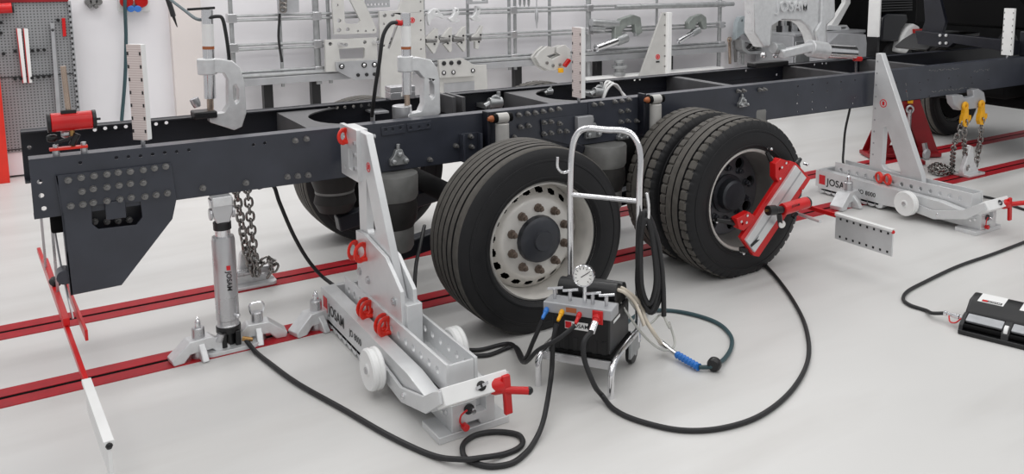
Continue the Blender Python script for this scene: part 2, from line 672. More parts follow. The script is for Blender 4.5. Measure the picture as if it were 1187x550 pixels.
MB().box(p.x - 0.02, p.x + 0.04, NY + 0.03, NY + 0.10, p.z - 0.06, p.z + 0.06).build('bump_stop', 'black_matte', truck, 0.01)
# inner bracket seen through the cut-out
q0, q1 = nw(104, 225), nw(168, 268)
MB().box(q0.x - 0.02, q1.x + 0.03, NY + 0.09, NY + 0.10, q1.z - 0.03, ZB - 0.001).build('inner_bracket', 'chassis_dark', truck)
q0, q1 = nw(121, 234), nw(146, 251)
MB().box(q0.x, q1.x, NY - D1 - 0.012, NY - D1, q1.z, q0.z).build('pad_plate', 'chassis', truck, 0.003)
for px, py in [(79, 209), (94, 206), (109, 204), (124, 202), (137, 200), (151, 199), (166, 197), (179, 195), (192, 193),
               (95, 222), (108, 219), (124, 217), (138, 215), (151, 213), (166, 212),
               (82, 239), (96, 237), (108, 235), (124, 233), (139, 231), (152, 229), (168, 228), (181, 226), (194, 224)]:
    bolt(px, py, D1)
for px, py in [(110, 257), (124, 257), (137, 256), (150, 255)]:
    bolt(px, py, -0.085)
for px, py in [(235, 218), (285, 212), (333, 205), (345, 204), (357, 203), (342, 163), (355, 161), (498, 185), (528, 169)]:
    bolt(px, py)


# small plates and brackets on the near web
def web_plate(name, pts, d0, d1, m='chassis', holes=()):
    return MB().prism(pp(pts, d1), [circ(*pp([h], d1)[0], 0.009, 8) for h in holes], lambda a, c: (a, NY - d1, c), (0, d1 - d0, 0)).build(name, m, truck, 0.0015)


web_plate('web_plate', [(442, 148), (469, 144), (470, 154), (443, 158)], 0, 0.008, holes=[(447, 150.5), (455, 150), (464, 148.5)])
web_plate('web_plate', [(472, 144), (500, 140), (500, 149), (473, 153)], 0, 0.008, holes=[(476, 148.5), (486, 147.5), (496, 145.5)])
web_plate('web_plate', [(627, 139), (668, 134), (669, 152), (676, 172), (629, 160)], 0, 0.012)
web_plate('web_plate', [(682, 118), (745, 112), (746, 150), (683, 156)], 0, 0.006)
# upright U-bracket above the near single tyre
mb = MB()
c = [nw(533, 155), nw(553, 153), nw(556, 182), nw(540, 188)]
mb.prism([(p.x, p.z) for p in c], [], lambda a, cc: (a, NY - 0.012, cc), (0, 0.012, 0))
for e in (c[0], c[1]):
    mb.box(e.x - 0.006, e.x + 0.006, NY - 0.06, NY, e.z - 0.16, e.z)
mb.build('shock_bracket', 'chassis', truck, 0.002)
for px, py in [(545, 158), (546, 170)]:
    bolt(px, py, 0.012)
for px, py in [(601, 133), (611, 131.5), (620, 130.5), (629, 129), (638, 127.5), (647, 126), (603, 147), (612, 145.5), (596, 159),
               (688, 121), (696, 120), (712, 117.5), (720, 116.5), (728, 115), (719, 129), (727, 128), (719, 141), (727, 140), (737, 140),
               (855, 105.5), (861, 105), (880, 104), (885, 103.5)]:
    bolt(px, py, 0.006)
for px, py in [(630, 142), (638, 141), (630, 155), (638, 154), (648, 152), (656, 152), (648, 143)]:
    bolt(px, py, 0.012)


# shock absorbers with rubber pin ends
def shock(px, py, r=0.040):
    p = nw(px, py)
    y = NY - 0.085
    q = at(px, py, Y=y)
    MB().cyl((q.x, y, q.z - 0.02), (q.x, y, q.z - 0.42), r, n=18).build('shock_absorber', 'shock_grey', truck, 0.004)
    MB().cyl((q.x - 0.035, y, q.z + 0.012), (q.x + 0.035, y, q.z + 0.012), 0.030, n=16).build('shock_eye', 'shock_grey', truck, 0.004)
    mb = MB().cyl((q.x - 0.06, y, q.z + 0.012), (q.x + 0.06, y, q.z + 0.012), 0.026, n=14)
    mb.cyl((q.x, y, q.z + 0.012), (q.x, NY, q.z + 0.012), 0.02, n=10)
    mb.build('rubber_bush', 'black_matte', truck)
    MB().lathe([(0.020, 0), (0.020, 0.014), (0.009, 0.032)], (q.x - 0.06, y, q.z + 0.012), (-1, 0, 0), 12).build('pin_end', 'orange', truck)
    MB().box(q.x - 0.085, q.x - 0.065, NY - 0.07, NY, q.z - 0.22, q.z + 0.05).build('shock_mount', 'chassis_dark', truck, 0.003)


shock(582, 139)
shock(760, 117)

# clover-shaped castings and the grey valve block above the trolley handle
def casting(px, py, sc, name='valve_casting'):
    q = nw(px, py, 0.03)
    mb = MB().prism([(q.x + u * sc, q.z + w * sc) for u, w in [(-0.05, -0.04), (0.05, -0.04), (0.052, -0.01), (0.03, 0.012), (0.018, 0.045), (-0.018, 0.045), (-0.03, 0.012), (-0.052, -0.01)]], [], lambda a, c: (a, NY - 0.03, c), (0, 0.03, 0))
    for u, w in ((-0.035, -0.018), (0.035, -0.018), (0.0, 0.02)):
        mb.lathe([(0.016 * sc, 0), (0.014 * sc, 0.02), (0.008 * sc, 0.026)], (q.x + u * sc, NY - 0.03, q.z + w * sc), (0, -1, 0), 8)
    mb.cyl((q.x, NY - 0.015, q.z + 0.04 * sc), (q.x, NY - 0.015, q.z + 0.075 * sc), 0.011 * sc, n=8)
    mb.build(name, 'galv', truck, 0.003)


casting(463, 183, 1.0)
casting(688, 152, 1.1)
casting(722, 157, 0.7)
casting(862, 119, 0.8)
c0, c1 = nw(670, 136, 0.05), nw(688, 150, 0.05)
MB().box(c0.x, c1.x, NY - 0.05, NY - 0.01, c1.z, c0.z).build('valve_block', 'tool_grey', truck, 0.004)


# wheels ------------------------------------------------------------
def tyre_mesh(width, R, ribs, lugs, m, tr=0.012):
    """lathe around +Y; y = 0 is the outer face"""
    rb = 0.315
    sh = [(rb, 0.035), (rb + 0.012, 0.012), (rb + 0.024, 0.008), (rb + 0.026, 0.004), (rb + 0.034, 0.003), (rb + 0.036, 0.006), (rb + 0.06, 0.002), (R - 0.085, 0.003), (R - 0.075, 0.006), (R - 0.073, 0.003), (R - 0.064, 0.005), (R - 0.062, 0.010), (R - 0.045, 0.014)]
    prof = list(sh)
    t0, t1 = 0.030, width - 0.030
    prof.append((R - 0.010, t0))
    lug_rows = [len(prof) - 1]
    k = ribs
    w = (t1 - t0) / k
    for i in range(k):
        a = t0 + i * w
        g = min(0.006, w * 0.14)
        cr = R - 0.006 * (abs((i + 0.5) / k - 0.5) * 2) ** 2
        if i > 0:
            prof += [(cr, a + g)]
        else:
            prof += [(cr, a + 0.012)]
            lug_rows.append(len(prof) - 1)
        if i < k - 1:
            prof += [(cr, a + w - g), (cr - tr, a + w - g * 0.8), (cr - tr, a + w + g * 0.8)]
            if i == 0:
                lug_rows.append(len(prof) - 3)
        else:
            prof += [(cr, a + w - 0.012)]
    prof += [(R - 0.010, t1)]
    prof += [(r, width - y) for r, y in reversed(sh)]
    rows = set(lug_rows)

    def rf(kk, j, r):
        if lugs and kk in rows and (j % 6 == 0):
            return r - (0.013 if kk != lug_rows[-1] else 0.008)
        if lugs and (len(prof) - 1 - kk) in rows and (j % 6 == 0):
            return r - 0.010
        return r
    return MB().lathe(prof, (0, 0, 0), (0, 1, 0), 300 if lugs else 96, False, rf)


def wheel(name, x, yface, side, kind, label):
    """side +1: outer face towards the camera (-Y)"""
    t = thing(name, None, None)
    del_keys = None
    R = 0.503
    if kind == 'single':
        rim = MB().lathe([(0.322, 0.018), (0.328, 0.030), (0.316, 0.034), (0.306, 0.026), (0.300, 0.05), (0.292, 0.16), (0.300, 0.30), (0.318, 0.36)], (0, 0, 0), (0, 1, 0), 60, False)
        disc = [(0.10, 0.092), (0.200, 0.094), (0.222, 0.106), (0.238, 0.124), (0.242, 0.128), (0.264, 0.150), (0.268, 0.154), (0.292, 0.180)]
        rim.lathe(disc, (0, 0, 0), (0, 1, 0), 140, False, None, lambda k, j: not ((k == 4 and j % 7 in (1, 2, 3, 4)) or (k in (3, 5) and j % 7 in (2, 3))))
        r_o = rim.build(name, 'rim_pale', None, ang=40)
        ty = tyre_mesh(0.385, R, 6, False, 'tyre').build('tyre', 'tyre', r_o, ang=50)
        nuts_y, hub = 0.092, [(0.0, 0.0), (0.050, 0.0), (0.056, 0.014), (0.105, 0.020), (0.122, 0.034), (0.13, 0.075)]
        MB().lathe(hub, (0, 0.030, 0), (0, 1, 0), 24, False).build('hub_cap', 'hub_grey', r_o)
        MB().lathe([(0.0, 0.215), (0.286, 0.215), (0.290, 0.345), (0.0, 0.345)], (0, 0, 0), (0, 1, 0), 24, False).build('brake_drum', 'black_matte', r_o)
        ln, nm = 0.036, 'nut_rust'
        ty.data.materials.append(MATS['tyre_worn'])
        for p in ty.data.polygons:
            rr = math.hypot(p.center.x, p.center.z)
            if rr > R - 0.010 and abs(p.normal.y) < 0.5:
                p.material_index = 1
    else:
        rim = MB().lathe([(0.300, 0.034), (0.304, 0.024), (0.316, 0.018), (0.324, 0.026), (0.318, 0.036)], (0, 0, 0), (0, 1, 0), 60, False)
        r_o = rim.build(name, 'rim_pale', None, ang=40)
        MB().lathe([(0.301, 0.033), (0.288, 0.06), (0.272, 0.13), (0.266, 0.25)], (0, 0, 0), (0, 1, 0), 60, False).build('rim_barrel', 'rim_barrel', r_o)
        dm = MB()
        dm.prism(circ(0, 0, 0.264, 48), [circ(0.212 * math.cos(a), 0.212 * math.sin(a), 0.038, 14) for a in [2 * PI * (i + 0.3) / 8 for i in range(8)]],
                 lambda a, c: (a, 0.215, c), (0, 0.02, 0))
        dm.build('wheel_disc', 'rim_dark', r_o)
        MB().lathe([(0.0, 0.13), (0.085, 0.13), (0.098, 0.142), (0.10, 0.19), (0.125, 0.195), (0.125, 0.215)], (0, 0, 0), (0, 1, 0), 24, False).build('hub_cap', 'hub_grey', r_o)
        ty = tyre_mesh(0.30, R, 4, True, 'tyre').build('tyre', 'tyre', r_o, ang=40)
        MB().lathe([(0.262, 0.27), (0.0, 0.27)], (0, 0, 0), (0, 1, 0), 24, False).build('brake_drum', 'black_matte', r_o)
        ty2 = MB()
        src = tyre_mesh(0.30, R, 4, True, 'tyre')
        ty2.add([p + V((0, 0.345, 0)) for p in src.v], src.f)
        o2 = ty2.build('inner_tyre', 'tyre', r_o, ang=40)
        ty.data.materials.append(MATS['tyre_worn'])
        o2.data.materials.append(MATS['tyre_worn'])
        for ob in (ty, o2):
            for p in ob.data.polygons:
                rr = math.hypot(p.center.x, p.center.z)
                if rr > R - 0.013 and abs(p.normal.y) < 0.5:
                    p.material_index = 1
        nuts_y, ln, nm = 0.212, 0.03, 'hub_grey'
    for ob in r_o.children:                      # tyres flatten where they carry the load
        if 'tyre' in ob.name:
            for v in ob.data.vertices:
                if v.co.z < -0.483:
                    v.co.z = -0.483
    n0 = MB().lathe([(0.024, 0), (0.024, 0.006), (0.018, 0.010), (0.017, ln), (0.010, ln + 0.004), (0.010, ln + 0.014)], (0, 0, 0), (0, -1, 0), 8).build('wheel_nut', nm, r_o)
    for i in range(10):
        a = 2 * PI * (i + 0.5) / 10
        q = V((0.1675 * math.cos(a), nuts_y, 0.1675 * math.sin(a)))
        if i == 0:
            n0.location = q
        else:
            c = n0.copy(); COL.objects.link(c); c.parent = r_o; c.location = q
    bpy.data.objects.remove(t)
    r_o.parent = truck
    r_o.location = V((x, yface, 0.485)) - wloc(truck)
    if side < 0:
        r_o.rotation_euler = (0, 0, PI)
    r_o['label'] = label
    return r_o


w1 = wheel('single_wheel', 2.25, 3.71, 1, 'single', 'wide single tyre on pale steel rim, near side')
w2 = wheel('dual_wheel', 3.705, 3.71, 1, 'dual', 'twin drive tyres with dished rim, near side')
w3 = copy_tree(w1, truck); w3.location = V((2.10, 6.09, 0.485)) - wloc(truck); w3.rotation_euler = (0, 0, PI); w3['label'] = 'single tyre on the far side'
w4 = copy_tree(w2, truck); w4.location = V((3.56, 6.09, 0.485)) - wloc(truck); w4.rotation_euler = (0, 0, PI); w4['label'] = 'twin tyres on the far side'
w5 = copy_tree(w1, truck); w5.location = V((8.95, 6.09, 0.485)) - wloc(truck); w5.rotation_euler = (0, 0, PI); w5.name = 'front_wheel'; w5['label'] = 'dark front tyre on the far side'
w6 = copy_tree(w1, truck); w6.location = V((9.05, 3.71, 0.485)) - wloc(truck); w6.name = 'front_wheel'

# axles and running gear
for x in (2.25, 3.705, 9.0):
    MB().cyl((x, 3.96, 0.485), (x, 5.84, 0.485), 0.065, n=16).build('axle', 'black_matte', truck)
MB().sphere((3.705, 4.9, 0.53), 0.24, 20, (0.9, 0.75, 1)).build('differential', 'black_matte', truck)
for yy in (4.52, 5.28):
    MB().bar((1.66, yy, 0.30), (2.35, yy, 0.40), 0.09, 0.10).build('trailing_arm', 'chassis_dark', truck, 0.01)
    MB().bar((2.9, yy, 0.36), (3.75, yy, 0.42), 0.09, 0.10).build('trailing_arm', 'chassis_dark', truck, 0.01)
    MB().bar((2.75, yy, 0.42), (2.95, yy, 0.80), 0.08, 0.16, (0, 1, 0)).build('hanger_arm', 'chassis_dark', truck, 0.01)


def air_spring(x, y, zt=0.87, r=0.14):
    MB().lathe([(r * 0.98, zt), (r, zt - 0.015), (r * 0.99, zt - 0.12), (r * 0.92, zt - 0.14)], (x, y, 0), (0, 0, 1), 32).build('air_spring_can', 'spring_grey', truck)
    MB().lathe([(r * 0.90, zt - 0.13), (r * 0.96, zt - 0.18), (r * 0.94, zt - 0.24), (r * 0.82, zt - 0.29), (r * 0.74, zt - 0.31)], (x, y, 0), (0, 0, 1), 28).build('air_spring_bellows', 'bellows', truck)
    MB().lathe([(r * 0.78, zt - 0.29), (r * 0.80, zt - 0.31), (r * 0.78, zt - 0.41), (r * 0.70, zt - 0.43)], (x, y, 0), (0, 0, 1), 28).build('air_spring_piston', 'spring_grey', truck)


air_spring(1.70, 4.44, 0.785, 0.145)
air_spring(3.12, 4.44, 0.785, 0.145)
air_spring(4.55, 4.60)
mb = MB().lathe([(0.13, 0.80), (0.145, 0.70), (0.14, 0.58), (0.115, 0.50)], (1.66, 5.30, 0), (0, 0, 1), 28)
mb.build('air_spring_bellows', 'bellows', truck)
MB().lathe([(0.118, 0.56), (0.12, 0.50)], (1.66, 5.30, 0), (0, 0, 1), 28).build('clamp_band', 'spring_grey', truck)
MB().lathe([(0.115, 0.50), (0.13, 0.44), (0.10, 0.38)], (1.66, 5.30, 0), (0, 0, 1), 28).build('air_spring_bellows', 'bellows', truck)
# bits inside the ladder frame: brake valve clusters
def cluster(px, py, Y, sc, nm='valve_cluster', m='cast_silver'):
    q = at(px, py, Y=Y)
    mb = MB().cyl(q + V((-0.05, 0, 0)) * sc, q + V((0.05, 0, 0)) * sc, 0.04 * sc, n=14).ring(q + V((0, -0.01, 0.02)) * sc, (0.3, 1, 0), 0.03 * sc, 0.012 * sc, 12, 6)
    mb.cyl(q + V((0.03, 0, 0)) * sc, q + V((0.03, 0, 0.08)) * sc, 0.015 * sc, n=8).cyl(q + V((-0.09, 0, -0.02)) * sc, q + V((-0.04, 0, 0)) * sc, 0.02 * sc, n=8)
    mb.box(q.x - 0.06 * sc, q.x + 0.06 * sc, q.y, FY - 0.01, q.z - 0.05 * sc, q.z - 0.02 * sc)
    mb.build(nm, 'galv', truck)


cluster(574, 119, 5.15, 0.9)
cluster(694, 106, 5.05, 0.8)
cluster(637, 106, 5.2, 0.45)
for px in (522, 533):
    q = at(px, 120, Y=5.12)
    MB().box(q.x - 0.012, q.x + 0.012, q.y - 0.06, FY - 0.01, q.z - 0.07, q.z + 0.05).build('inner_bracket', 'chassis_top', truck, 0.003)
q = at(440, 130, Y=5.2)
MB().box(q.x - 0.05, q.x + 0.05, q.y - 0.03, FY - 0.01, q.z - 0.006, q.z + 0.006).box(q.x - 0.05, q.x - 0.042, q.y - 0.03, q.y + 0.03, q.z - 0.06, q.z).build('inner_bracket', 'tool_grey', truck)
# white loops of brake line behind the middle gauge
q = at(712, 106, Y=5.0)
for k in range(3):
    MB().tube(smooth([q + V((-0.12 + 0.02 * k, 0.02 * k, -0.1)), q + V((-0.05, 0.02 * k, 0.03 + 0.015 * k)), q + V((0.03, 0.02 * k, 0.04)), q + V((0.12 + 0.03 * k, 0.0, -0.12))], 6), 0.008, 6).build('brake_line', 'white_plastic', truck)

# cab end of the truck at the right edge of the photo
MB().box(8.55, 9.9, 3.75, 6.05, 1.28, 4.2).build('cab_rear_wall', 'black_matte', truck, 0.03)
cb = MB()
c = [(4.30, 1.25), (4.62, 1.24), (4.66, 1.10), (4.50, 1.06), (4.30, 1.06)]
MB().prism([(4.55, 1.07), (4.75, 1.11), (5.20, 1.14), (5.26, 1.09), (5.62, 1.10), (5.66, 1.24), (4.55, 1.21)], [], lambda a, cc: (8.02, a, cc), (0.09, 0, 0)).build('cab_crossbeam', 'chassis_dark', truck, 0.004)
for (px, py) in ((1090, 41), (1097, 41), (1090, 50), (1097, 50)):
    p = at(px, py, X=8.015)
    MB().lathe([(0.016, 0), (0.014, 0.012), (0.0, 0.014)], p, (-1, 0, 0), 10).build('beam_bolt', 'aluminium', truck)
MB().prism([(5.42, 1.07), (5.68, 1.10), (5.60, 1.35), (5.66, 1.75), (5.50, 1.75), (5.36, 1.35)], [], lambda a, cc: (8.10, a, cc), (0.05, 0, 0)).build('cab_bracket', 'chassis_dark', truck, 0.004)
MB().box(8.12, 8.30, 4.45, 4.56, 1.06, 1.30).build('cab_mount', 'chassis_dark', truck, 0.01)
MB().box(8.05, 8.55, 4.6, 5.2, 0.62, 0.95).build('gearbox', 'black_matte', truck, 0.05)
MB().cyl((8.25, 4.10, 0.72), (8.25, 4.46, 0.72), 0.07, n=20).build('spring_shackle', 'chassis_dark', truck, 0.006)
MB().bar((8.2, 4.30, 0.78), (8.15, 4.40, 0.98), 0.08, 0.05).build('shackle_link', 'chassis_dark', truck, 0.005)
MB().bar((8.2, 4.36, 0.70), (9.6, 4.36, 0.62), 0.09, 0.06).build('leaf_spring', 'black_matte', truck, 0.005)
MB().box(8.35, 9.5, 4.05, 5.75, 0.50, 0.62).build('front_beam', 'black_matte', truck, 0.03)
MB().cyl((8.10, 4.05, 1.72), (8.10, 4.5, 1.74), 0.20, n=20).build('air_duct', 'black_matte', truck, 0.02)
MB().prism([(8.3, 1.02), (8.45, 1.10), (8.62, 1.16), (9.3, 1.17), (9.3, 1.13), (8.62, 1.12), (8.47, 1.06), (8.34, 1.0)], [], lambda a, cc: (a, 5.70, cc), (0, 0.42, 0)).build('mudguard', 'black_plastic', truck, 0.01)

# ------------------------------------------------------------------ gauges hung on the beams
def gauge(name, label, loc, rotz, h=0.44, w=0.10, t=0.034, face='ruler_print', marks=True):
    g = thing(name, label, 'gauge', (0, 0, 0), 'upright measuring scales on the chassis')
    MB().box(0.003, t, -w / 2, w / 2, 0.03, h + 0.03).build('body', 'white_paint', g, 0.002)
    MB().box(0, 0.003, -w / 2, w / 2, 0.03, h + 0.03).build('scale_face', face, g)
    mk = MB()
    n = 7
    for i in range(n):
        z = 0.03 + h * (i + 0.7) / (n + 0.4)
        for s in (-1, 1):
            mk.box(-0.0012, 0.0, s * w * 0.43 - 0.004, s * w * 0.43 + 0.004, z - 0.008, z + 0.008)
    if marks:
        mk.build('scale_mark', 'bolt_steel' if face != 'ruler_print' else 'ink_black', g)['kind'] = 'stuff'
    MB().lathe([(0.008, 0), (0.010, 0.006), (0.010, 0.03)], (t / 2, 0, 0), (0, 0, 1), 10).build('foot_pin', 'steel', g)
    g.location = loc
    g.rotation_euler = (0, 0, rotz)
    return g


gauge('frame_gauge', 'pink-lined upright scale on the near beam beside the red laser', (0.512, 4.515, 1.06), math.radians(44), 0.45, 0.075)
gauge('frame_gauge', 'pink-lined upright scale on the near beam above the single tyre', (2.95, 4.50, 1.06), 0)
gauge('frame_gauge', 'plain white upright scale with dotted edges by the cab', (7.80, 4.50, 1.06), 0, face='white_paint')
g = gauge('frame_gauge', 'white hanging scale on far beam right of the big press', (6.86, 5.30, 1.22), math.radians(20), 0.62, 0.11, face='white_paint', marks=False)
MB().box(-0.02, 0.05, -0.05, 0.05, -0.16, 0.03).build('magnet_block', 'black_plastic', g, loc=(0, 0, 0)).parent = g

# ------------------------------------------------------------------ red laser on the tail of the near beam
ls = thing('laser_unit', 'red cylindrical laser clamped on the tail of the near beam', 'laser', (0.24, 4.51, 1.06))
LZ = 1.208
MB().cyl((0.165, 4.51, LZ), (0.325, 4.51, LZ), 0.042, n=28).build('body', 'red_gloss', ls, 0.003)
MB().cyl((0.150, 4.51, LZ), (0.165, 4.51, LZ), 0.044, n=28).build('end_cap', 'black_plastic', ls, 0.003)
MB().cyl((0.325, 4.51, LZ), (0.340, 4.51, LZ), 0.044, n=28).cyl((0.34, 4.51, LZ), (0.358, 4.51, LZ), 0.006, n=8).build('end_cap', 'black_plastic', ls, 0.002)
MB().cyl((0.236, 4.51, LZ + 0.052), (0.230, 4.51, LZ + 0.25), 0.0115, n=14).build('post', 'copper_rod', ls)
MB().box(0.205, 0.265, 4.49, 4.53, LZ + 0.036, LZ + 0.054).build('post_socket', 'black_plastic', ls, 0.003)
MB().box(0.15, 0.298, 4.492, 4.528, 1.082, 1.094).build('base_bar', 'red_bright', ls, 0.002)
for x in (0.175, 0.283):
    MB().lathe([(0.014, 1.06), (0.014, 1.082), (0.011, 1.082), (0.011, 1.108)], (x, 4.51, 0), (0, 0, 1), 12).build('magnet_foot', 'steel', ls)
MB().cyl((0.243, 4.51, 1.094), (0.243, 4.51, LZ - 0.03), 0.010, n=12).build('stem', 'brass', ls)
MB().bar((0.172, 4.500, 1.115), (0.250, 4.500, 1.138), 0.012, 0.014).build('lever', 'navy_paint', ls, 0.003)
MB().cyl((0.236, 4.50, 1.10), (0.262, 4.50, 1.15), 0.014, n=12).build('clamp_knob', 'black_plastic', ls, 0.003)
MB().lathe([(0.012, 0), (0.02, 0.01), (0.02, 0.03), (0.012, 0.04)], (0.20, 4.53, 1.15), (1, 0, 0), 12).build('lock_knob', 'steel', ls)
MB().lathe([(0.012, 0), (0.018, 0.01), (0.018, 0.03), (0.012, 0.04)], (0.145, 4.53, 1.135), (1, 0, 0), 12).build('lock_knob', 'black_plastic', ls)


# ------------------------------------------------------------------ C-clamps with hydraulic rams on the beams
def c_clamp(label, Y, spine, slot, ram_top, ram_bot, rr, collar, thick):
    base = at(*ram_bot, Y=Y)
    t = thing('frame_clamp', label, 'clamp', (base.x, Y, base.z))
    P2 = lambda L: [(lambda q: (q.x, q.z))(at(a, c, Y=Y)) for a, c in L]
    MB().prism(P2(spine), [P2(slot)], lambda a, c: (a, Y - thick / 2, c), (0, thick, 0)).build('c_frame', 'cast_silver', t, 0.005)
    a, b_ = at(*ram_top, Y=Y), at(*ram_bot, Y=Y)
    a.y = b_.y = Y
    d = a - b_
    MB().cyl(b_ + d * 0.12, a, rr, n=24).build('ram', 'chrome', t)
    MB().cyl(b_, b_ + d * 0.13, rr * 0.6, n=16).build('piston', 'copper_rod', t)
    MB().cyl(b_ + d * 0.64, b_ + d * 0.86, rr * 1.03, n=24).build('white_label', 'white_plastic', t)
    MB().cyl(b_ + d * 0.61, b_ + d * 0.64, rr * 1.03, n=24).build('orange_band', 'orange', t)
    c = at(*collar, Y=Y)
    MB().cyl((c.x, Y, c.z - 0.045), (c.x, Y, c.z + 0.045), rr * 1.7, n=24).build('collar', 'cast_silver', t, 0.006)
    return t, a, b_


sp1 = [(236, 70), (238, 84), (258, 84), (263, 92), (263, 122), (258, 130), (241, 133), (242, 141), (270, 150), (279, 146), (284, 130), (282, 95), (277, 78), (268, 70), (255, 68)]
sl1 = [(268.5, 99), (272, 97), (275.5, 104), (275.5, 116), (272, 119), (269, 114)]
cc1, a1, b1 = c_clamp('silver C-clamp with upright chrome ram on the far beam', 5.20, sp1, sl1, (240, 11), (244, 128), 0.030, (240, 77), 0.075)
q = at(236, 127, Y=5.2)
MB().box(q.x - 0.06, q.x + 0.06, 5.14, 5.26, 1.06, 1.10).build('foot_block', 'black_plastic', cc1, 0.008)
MB().bar(at(217, 11, Y=5.2), at(249, 9, Y=5.2), 0.02, 0.014).build('valve_arm', 'black_plastic', cc1, 0.003)
MB().lathe([(0.018, 0), (0.024, 0.02), (0.024, 0.05)], at(229, 124, Y=5.12), (-0.3, 0, 0.9), 12).build('foot_stud', 'steel', cc1)
hose('air_hose', [at(241, 21, Y=5.18), at(252, 19, Y=5.17), at(258, 22, Y=5.17), at(262, 40, Y=5.17), at(265, 62, Y=5.18), at(266, 76, Y=5.22)], 0.010, 'hose_black', 'short black hose from the ram of the far-beam C-clamp')
hose('air_hose', [at(241, 22, Y=5.23), at(228, 22, Y=5.5), at(214, 12, Y=6.2), at(196, -2, Y=7.0), at(186, -14, Y=7.6)], 0.010, 'hose_teal', 'grey-blue hose running up left from the far-beam C-clamp')

sp2 = [(464, 67), (464, 82), (482, 82), (489, 90), (489, 120), (485, 129), (470, 132), (470, 138), (500, 138), (508, 130), (507, 92), (504, 78), (497, 69), (484, 66)]
sl2 = [(494.5, 95), (497, 92), (500.5, 98), (501, 111), (498, 114), (495, 110)]
cc2, a2, b2 = c_clamp('silver C-clamp with chrome ram in the middle of the near beam', 4.64, sp2, sl2, (470, 15), (472, 122), 0.027, (470, 74), 0.07)
q = at(466, 128, Y=4.66)
MB().cyl((q.x, 4.66, 1.02), (q.x, 4.66, q.z + 0.03), 0.055, n=24).build('foot_block', 'steel', cc2, 0.006)
MB().cyl(at(459, 26, Y=4.64), at(466, 27, Y=4.64), 0.016, n=12).build('red_coupling', 'red_gloss', cc2)
hose('hydraulic_hose', [at(460, 26, Y=4.63), at(452, 28, Y=4.62), at(444, 42, Y=4.62), at(440, 70, Y=4.63), at(436, 95, Y=4.66), at(433, 118, Y=4.7), at(431, 135, Y=4.75)], 0.011, 'hose_black', 'black hose hanging from the middle C-clamp down between the beams')
br = thing('channel_bracket', 'small silver U-shaped bracket on far beam beside the middle clamp', 'bracket', at(462, 112, Y=5.28))
q0, q1 = at(449, 112, Y=5.28), at(477, 98, Y=5.28)
MB().box(q0.x, q1.x, 5.22, 5.32, q1.z - 0.035, q1.z).build('bridge', 'steel', br, 0.004)
MB().box(q0.x, q0.x + 0.07, 5.22, 5.32, 1.06, q1.z - 0.035).build('leg', 'steel', br, 0.004)
MB().box(q1.x - 0.05, q1.x, 5.22, 5.32, 1.06, q1.z - 0.035).build('leg', 'steel', br, 0.004)


# ------------------------------------------------------------------ floor anchors (cast feet that grip the floor rails)
def anchor(label, loc, rotz, loop, sc=1.0):
    t = thing('floor_anchor', label, 'anchor', (0, 0, 0), 'cast feet gripping the floor rails')
    mb = MB().prism([(-0.115, 0), (-0.12, 0.022), (-0.045, 0.085), (0.045, 0.085), (0.12, 0.022), (0.115, 0), (0.07, 0), (0.045, 0.03), (-0.045, 0.03), (-0.07, 0)], [], lambda a, c: (a, -0.036, c), (0, 0.072, 0))
    for k in (-1, 1):
        mb.prism([(0.03, 0.07), (0.06, 0.04), (0.085, 0.0), (0.03, 0.0)], [], lambda r_, z: (-0.014, k * r_, z), (0.028, 0, 0))
    mb.build('wing_base', 'cast_silver', t, 0.004)
    MB().lathe([(0.034, 0.0), (0.030, 0.06), (0.026, 0.075), (0.025, 0.125), (0.021, 0.13)], (0, 0, 0), (0, 0, 1), 20).build('post', 'steel', t)
    if loop:
        MB().tube(smooth([(-0.022, 0, 0.12), (-0.03, 0, 0.155), (-0.018, 0, 0.17), (0.018, 0, 0.17), (0.03, 0, 0.155), (0.022, 0, 0.12)], 5), 0.005, 6).build('loop_handle', 'chrome', t)
    else:
        MB().lathe([(0.012, 0.128), (0.012, 0.15), (0.0, 0.178)], (0, 0, 0), (0, 0, 1), 12).build('pin', 'chrome', t)
    t.location = loc
    t.rotation_euler = (0, 0, rotz)
    t.scale = (sc, sc, sc)
    return t


# ------------------------------------------------------------------ support jack under the near beam
jk = thing('support_jack', 'tall grey hydraulic jack standing under the near beam', 'jack', (0.835, 4.46, 0))
MB().prism(rrect(0.70, 0.975, 4.37, 4.53, 0.05, 6), [], lambda a, c: (a, c, 0.004), (0, 0, 0.02)).build('base_plate', 'cast_silver', jk, 0.004)
MB().box(0.79, 0.815, 4.40, 4.50, 0.024, 0.10).box(0.855, 0.88, 4.40, 4.50, 0.024, 0.10).build('fork', 'black_plastic', jk, 0.005)
MB().cyl((0.835, 4.46, 0.024), (0.835, 4.46, 0.10), 0.034, n=20).build('pivot_block', 'black_plastic', jk)
MB().cyl((0.775, 4.41, 0.065), (0.79, 4.41, 0.10), 0.02, n=12).build('pivot_block', 'steel', jk)
MB().lathe([(0.050, 0.10), (0.054, 0.105), (0.054, 0.125), (0.050, 0.13), (0.050, 0.15), (0.054, 0.155), (0.054, 0.56), (0.050, 0.58)], (0.835, 4.46, 0), (0, 0, 1), 32).build('cylinder', 'steel', jk)
MB().cyl((0.835, 4.46, 0.088), (0.835, 4.46, 0.122), 0.058, n=28).build('rubber_ring', 'black_plastic', jk, 0.004)
MB().cyl((0.835, 4.46, 0.58), (0.835, 4.46, 0.615), 0.036, n=20).build('rod', 'chrome', jk)
MB().cyl((0.835, 4.46, 0.615), (0.835, 4.46, 0.655), 0.042, n=20).build('rubber_ring', 'black_plastic', jk, 0.003)
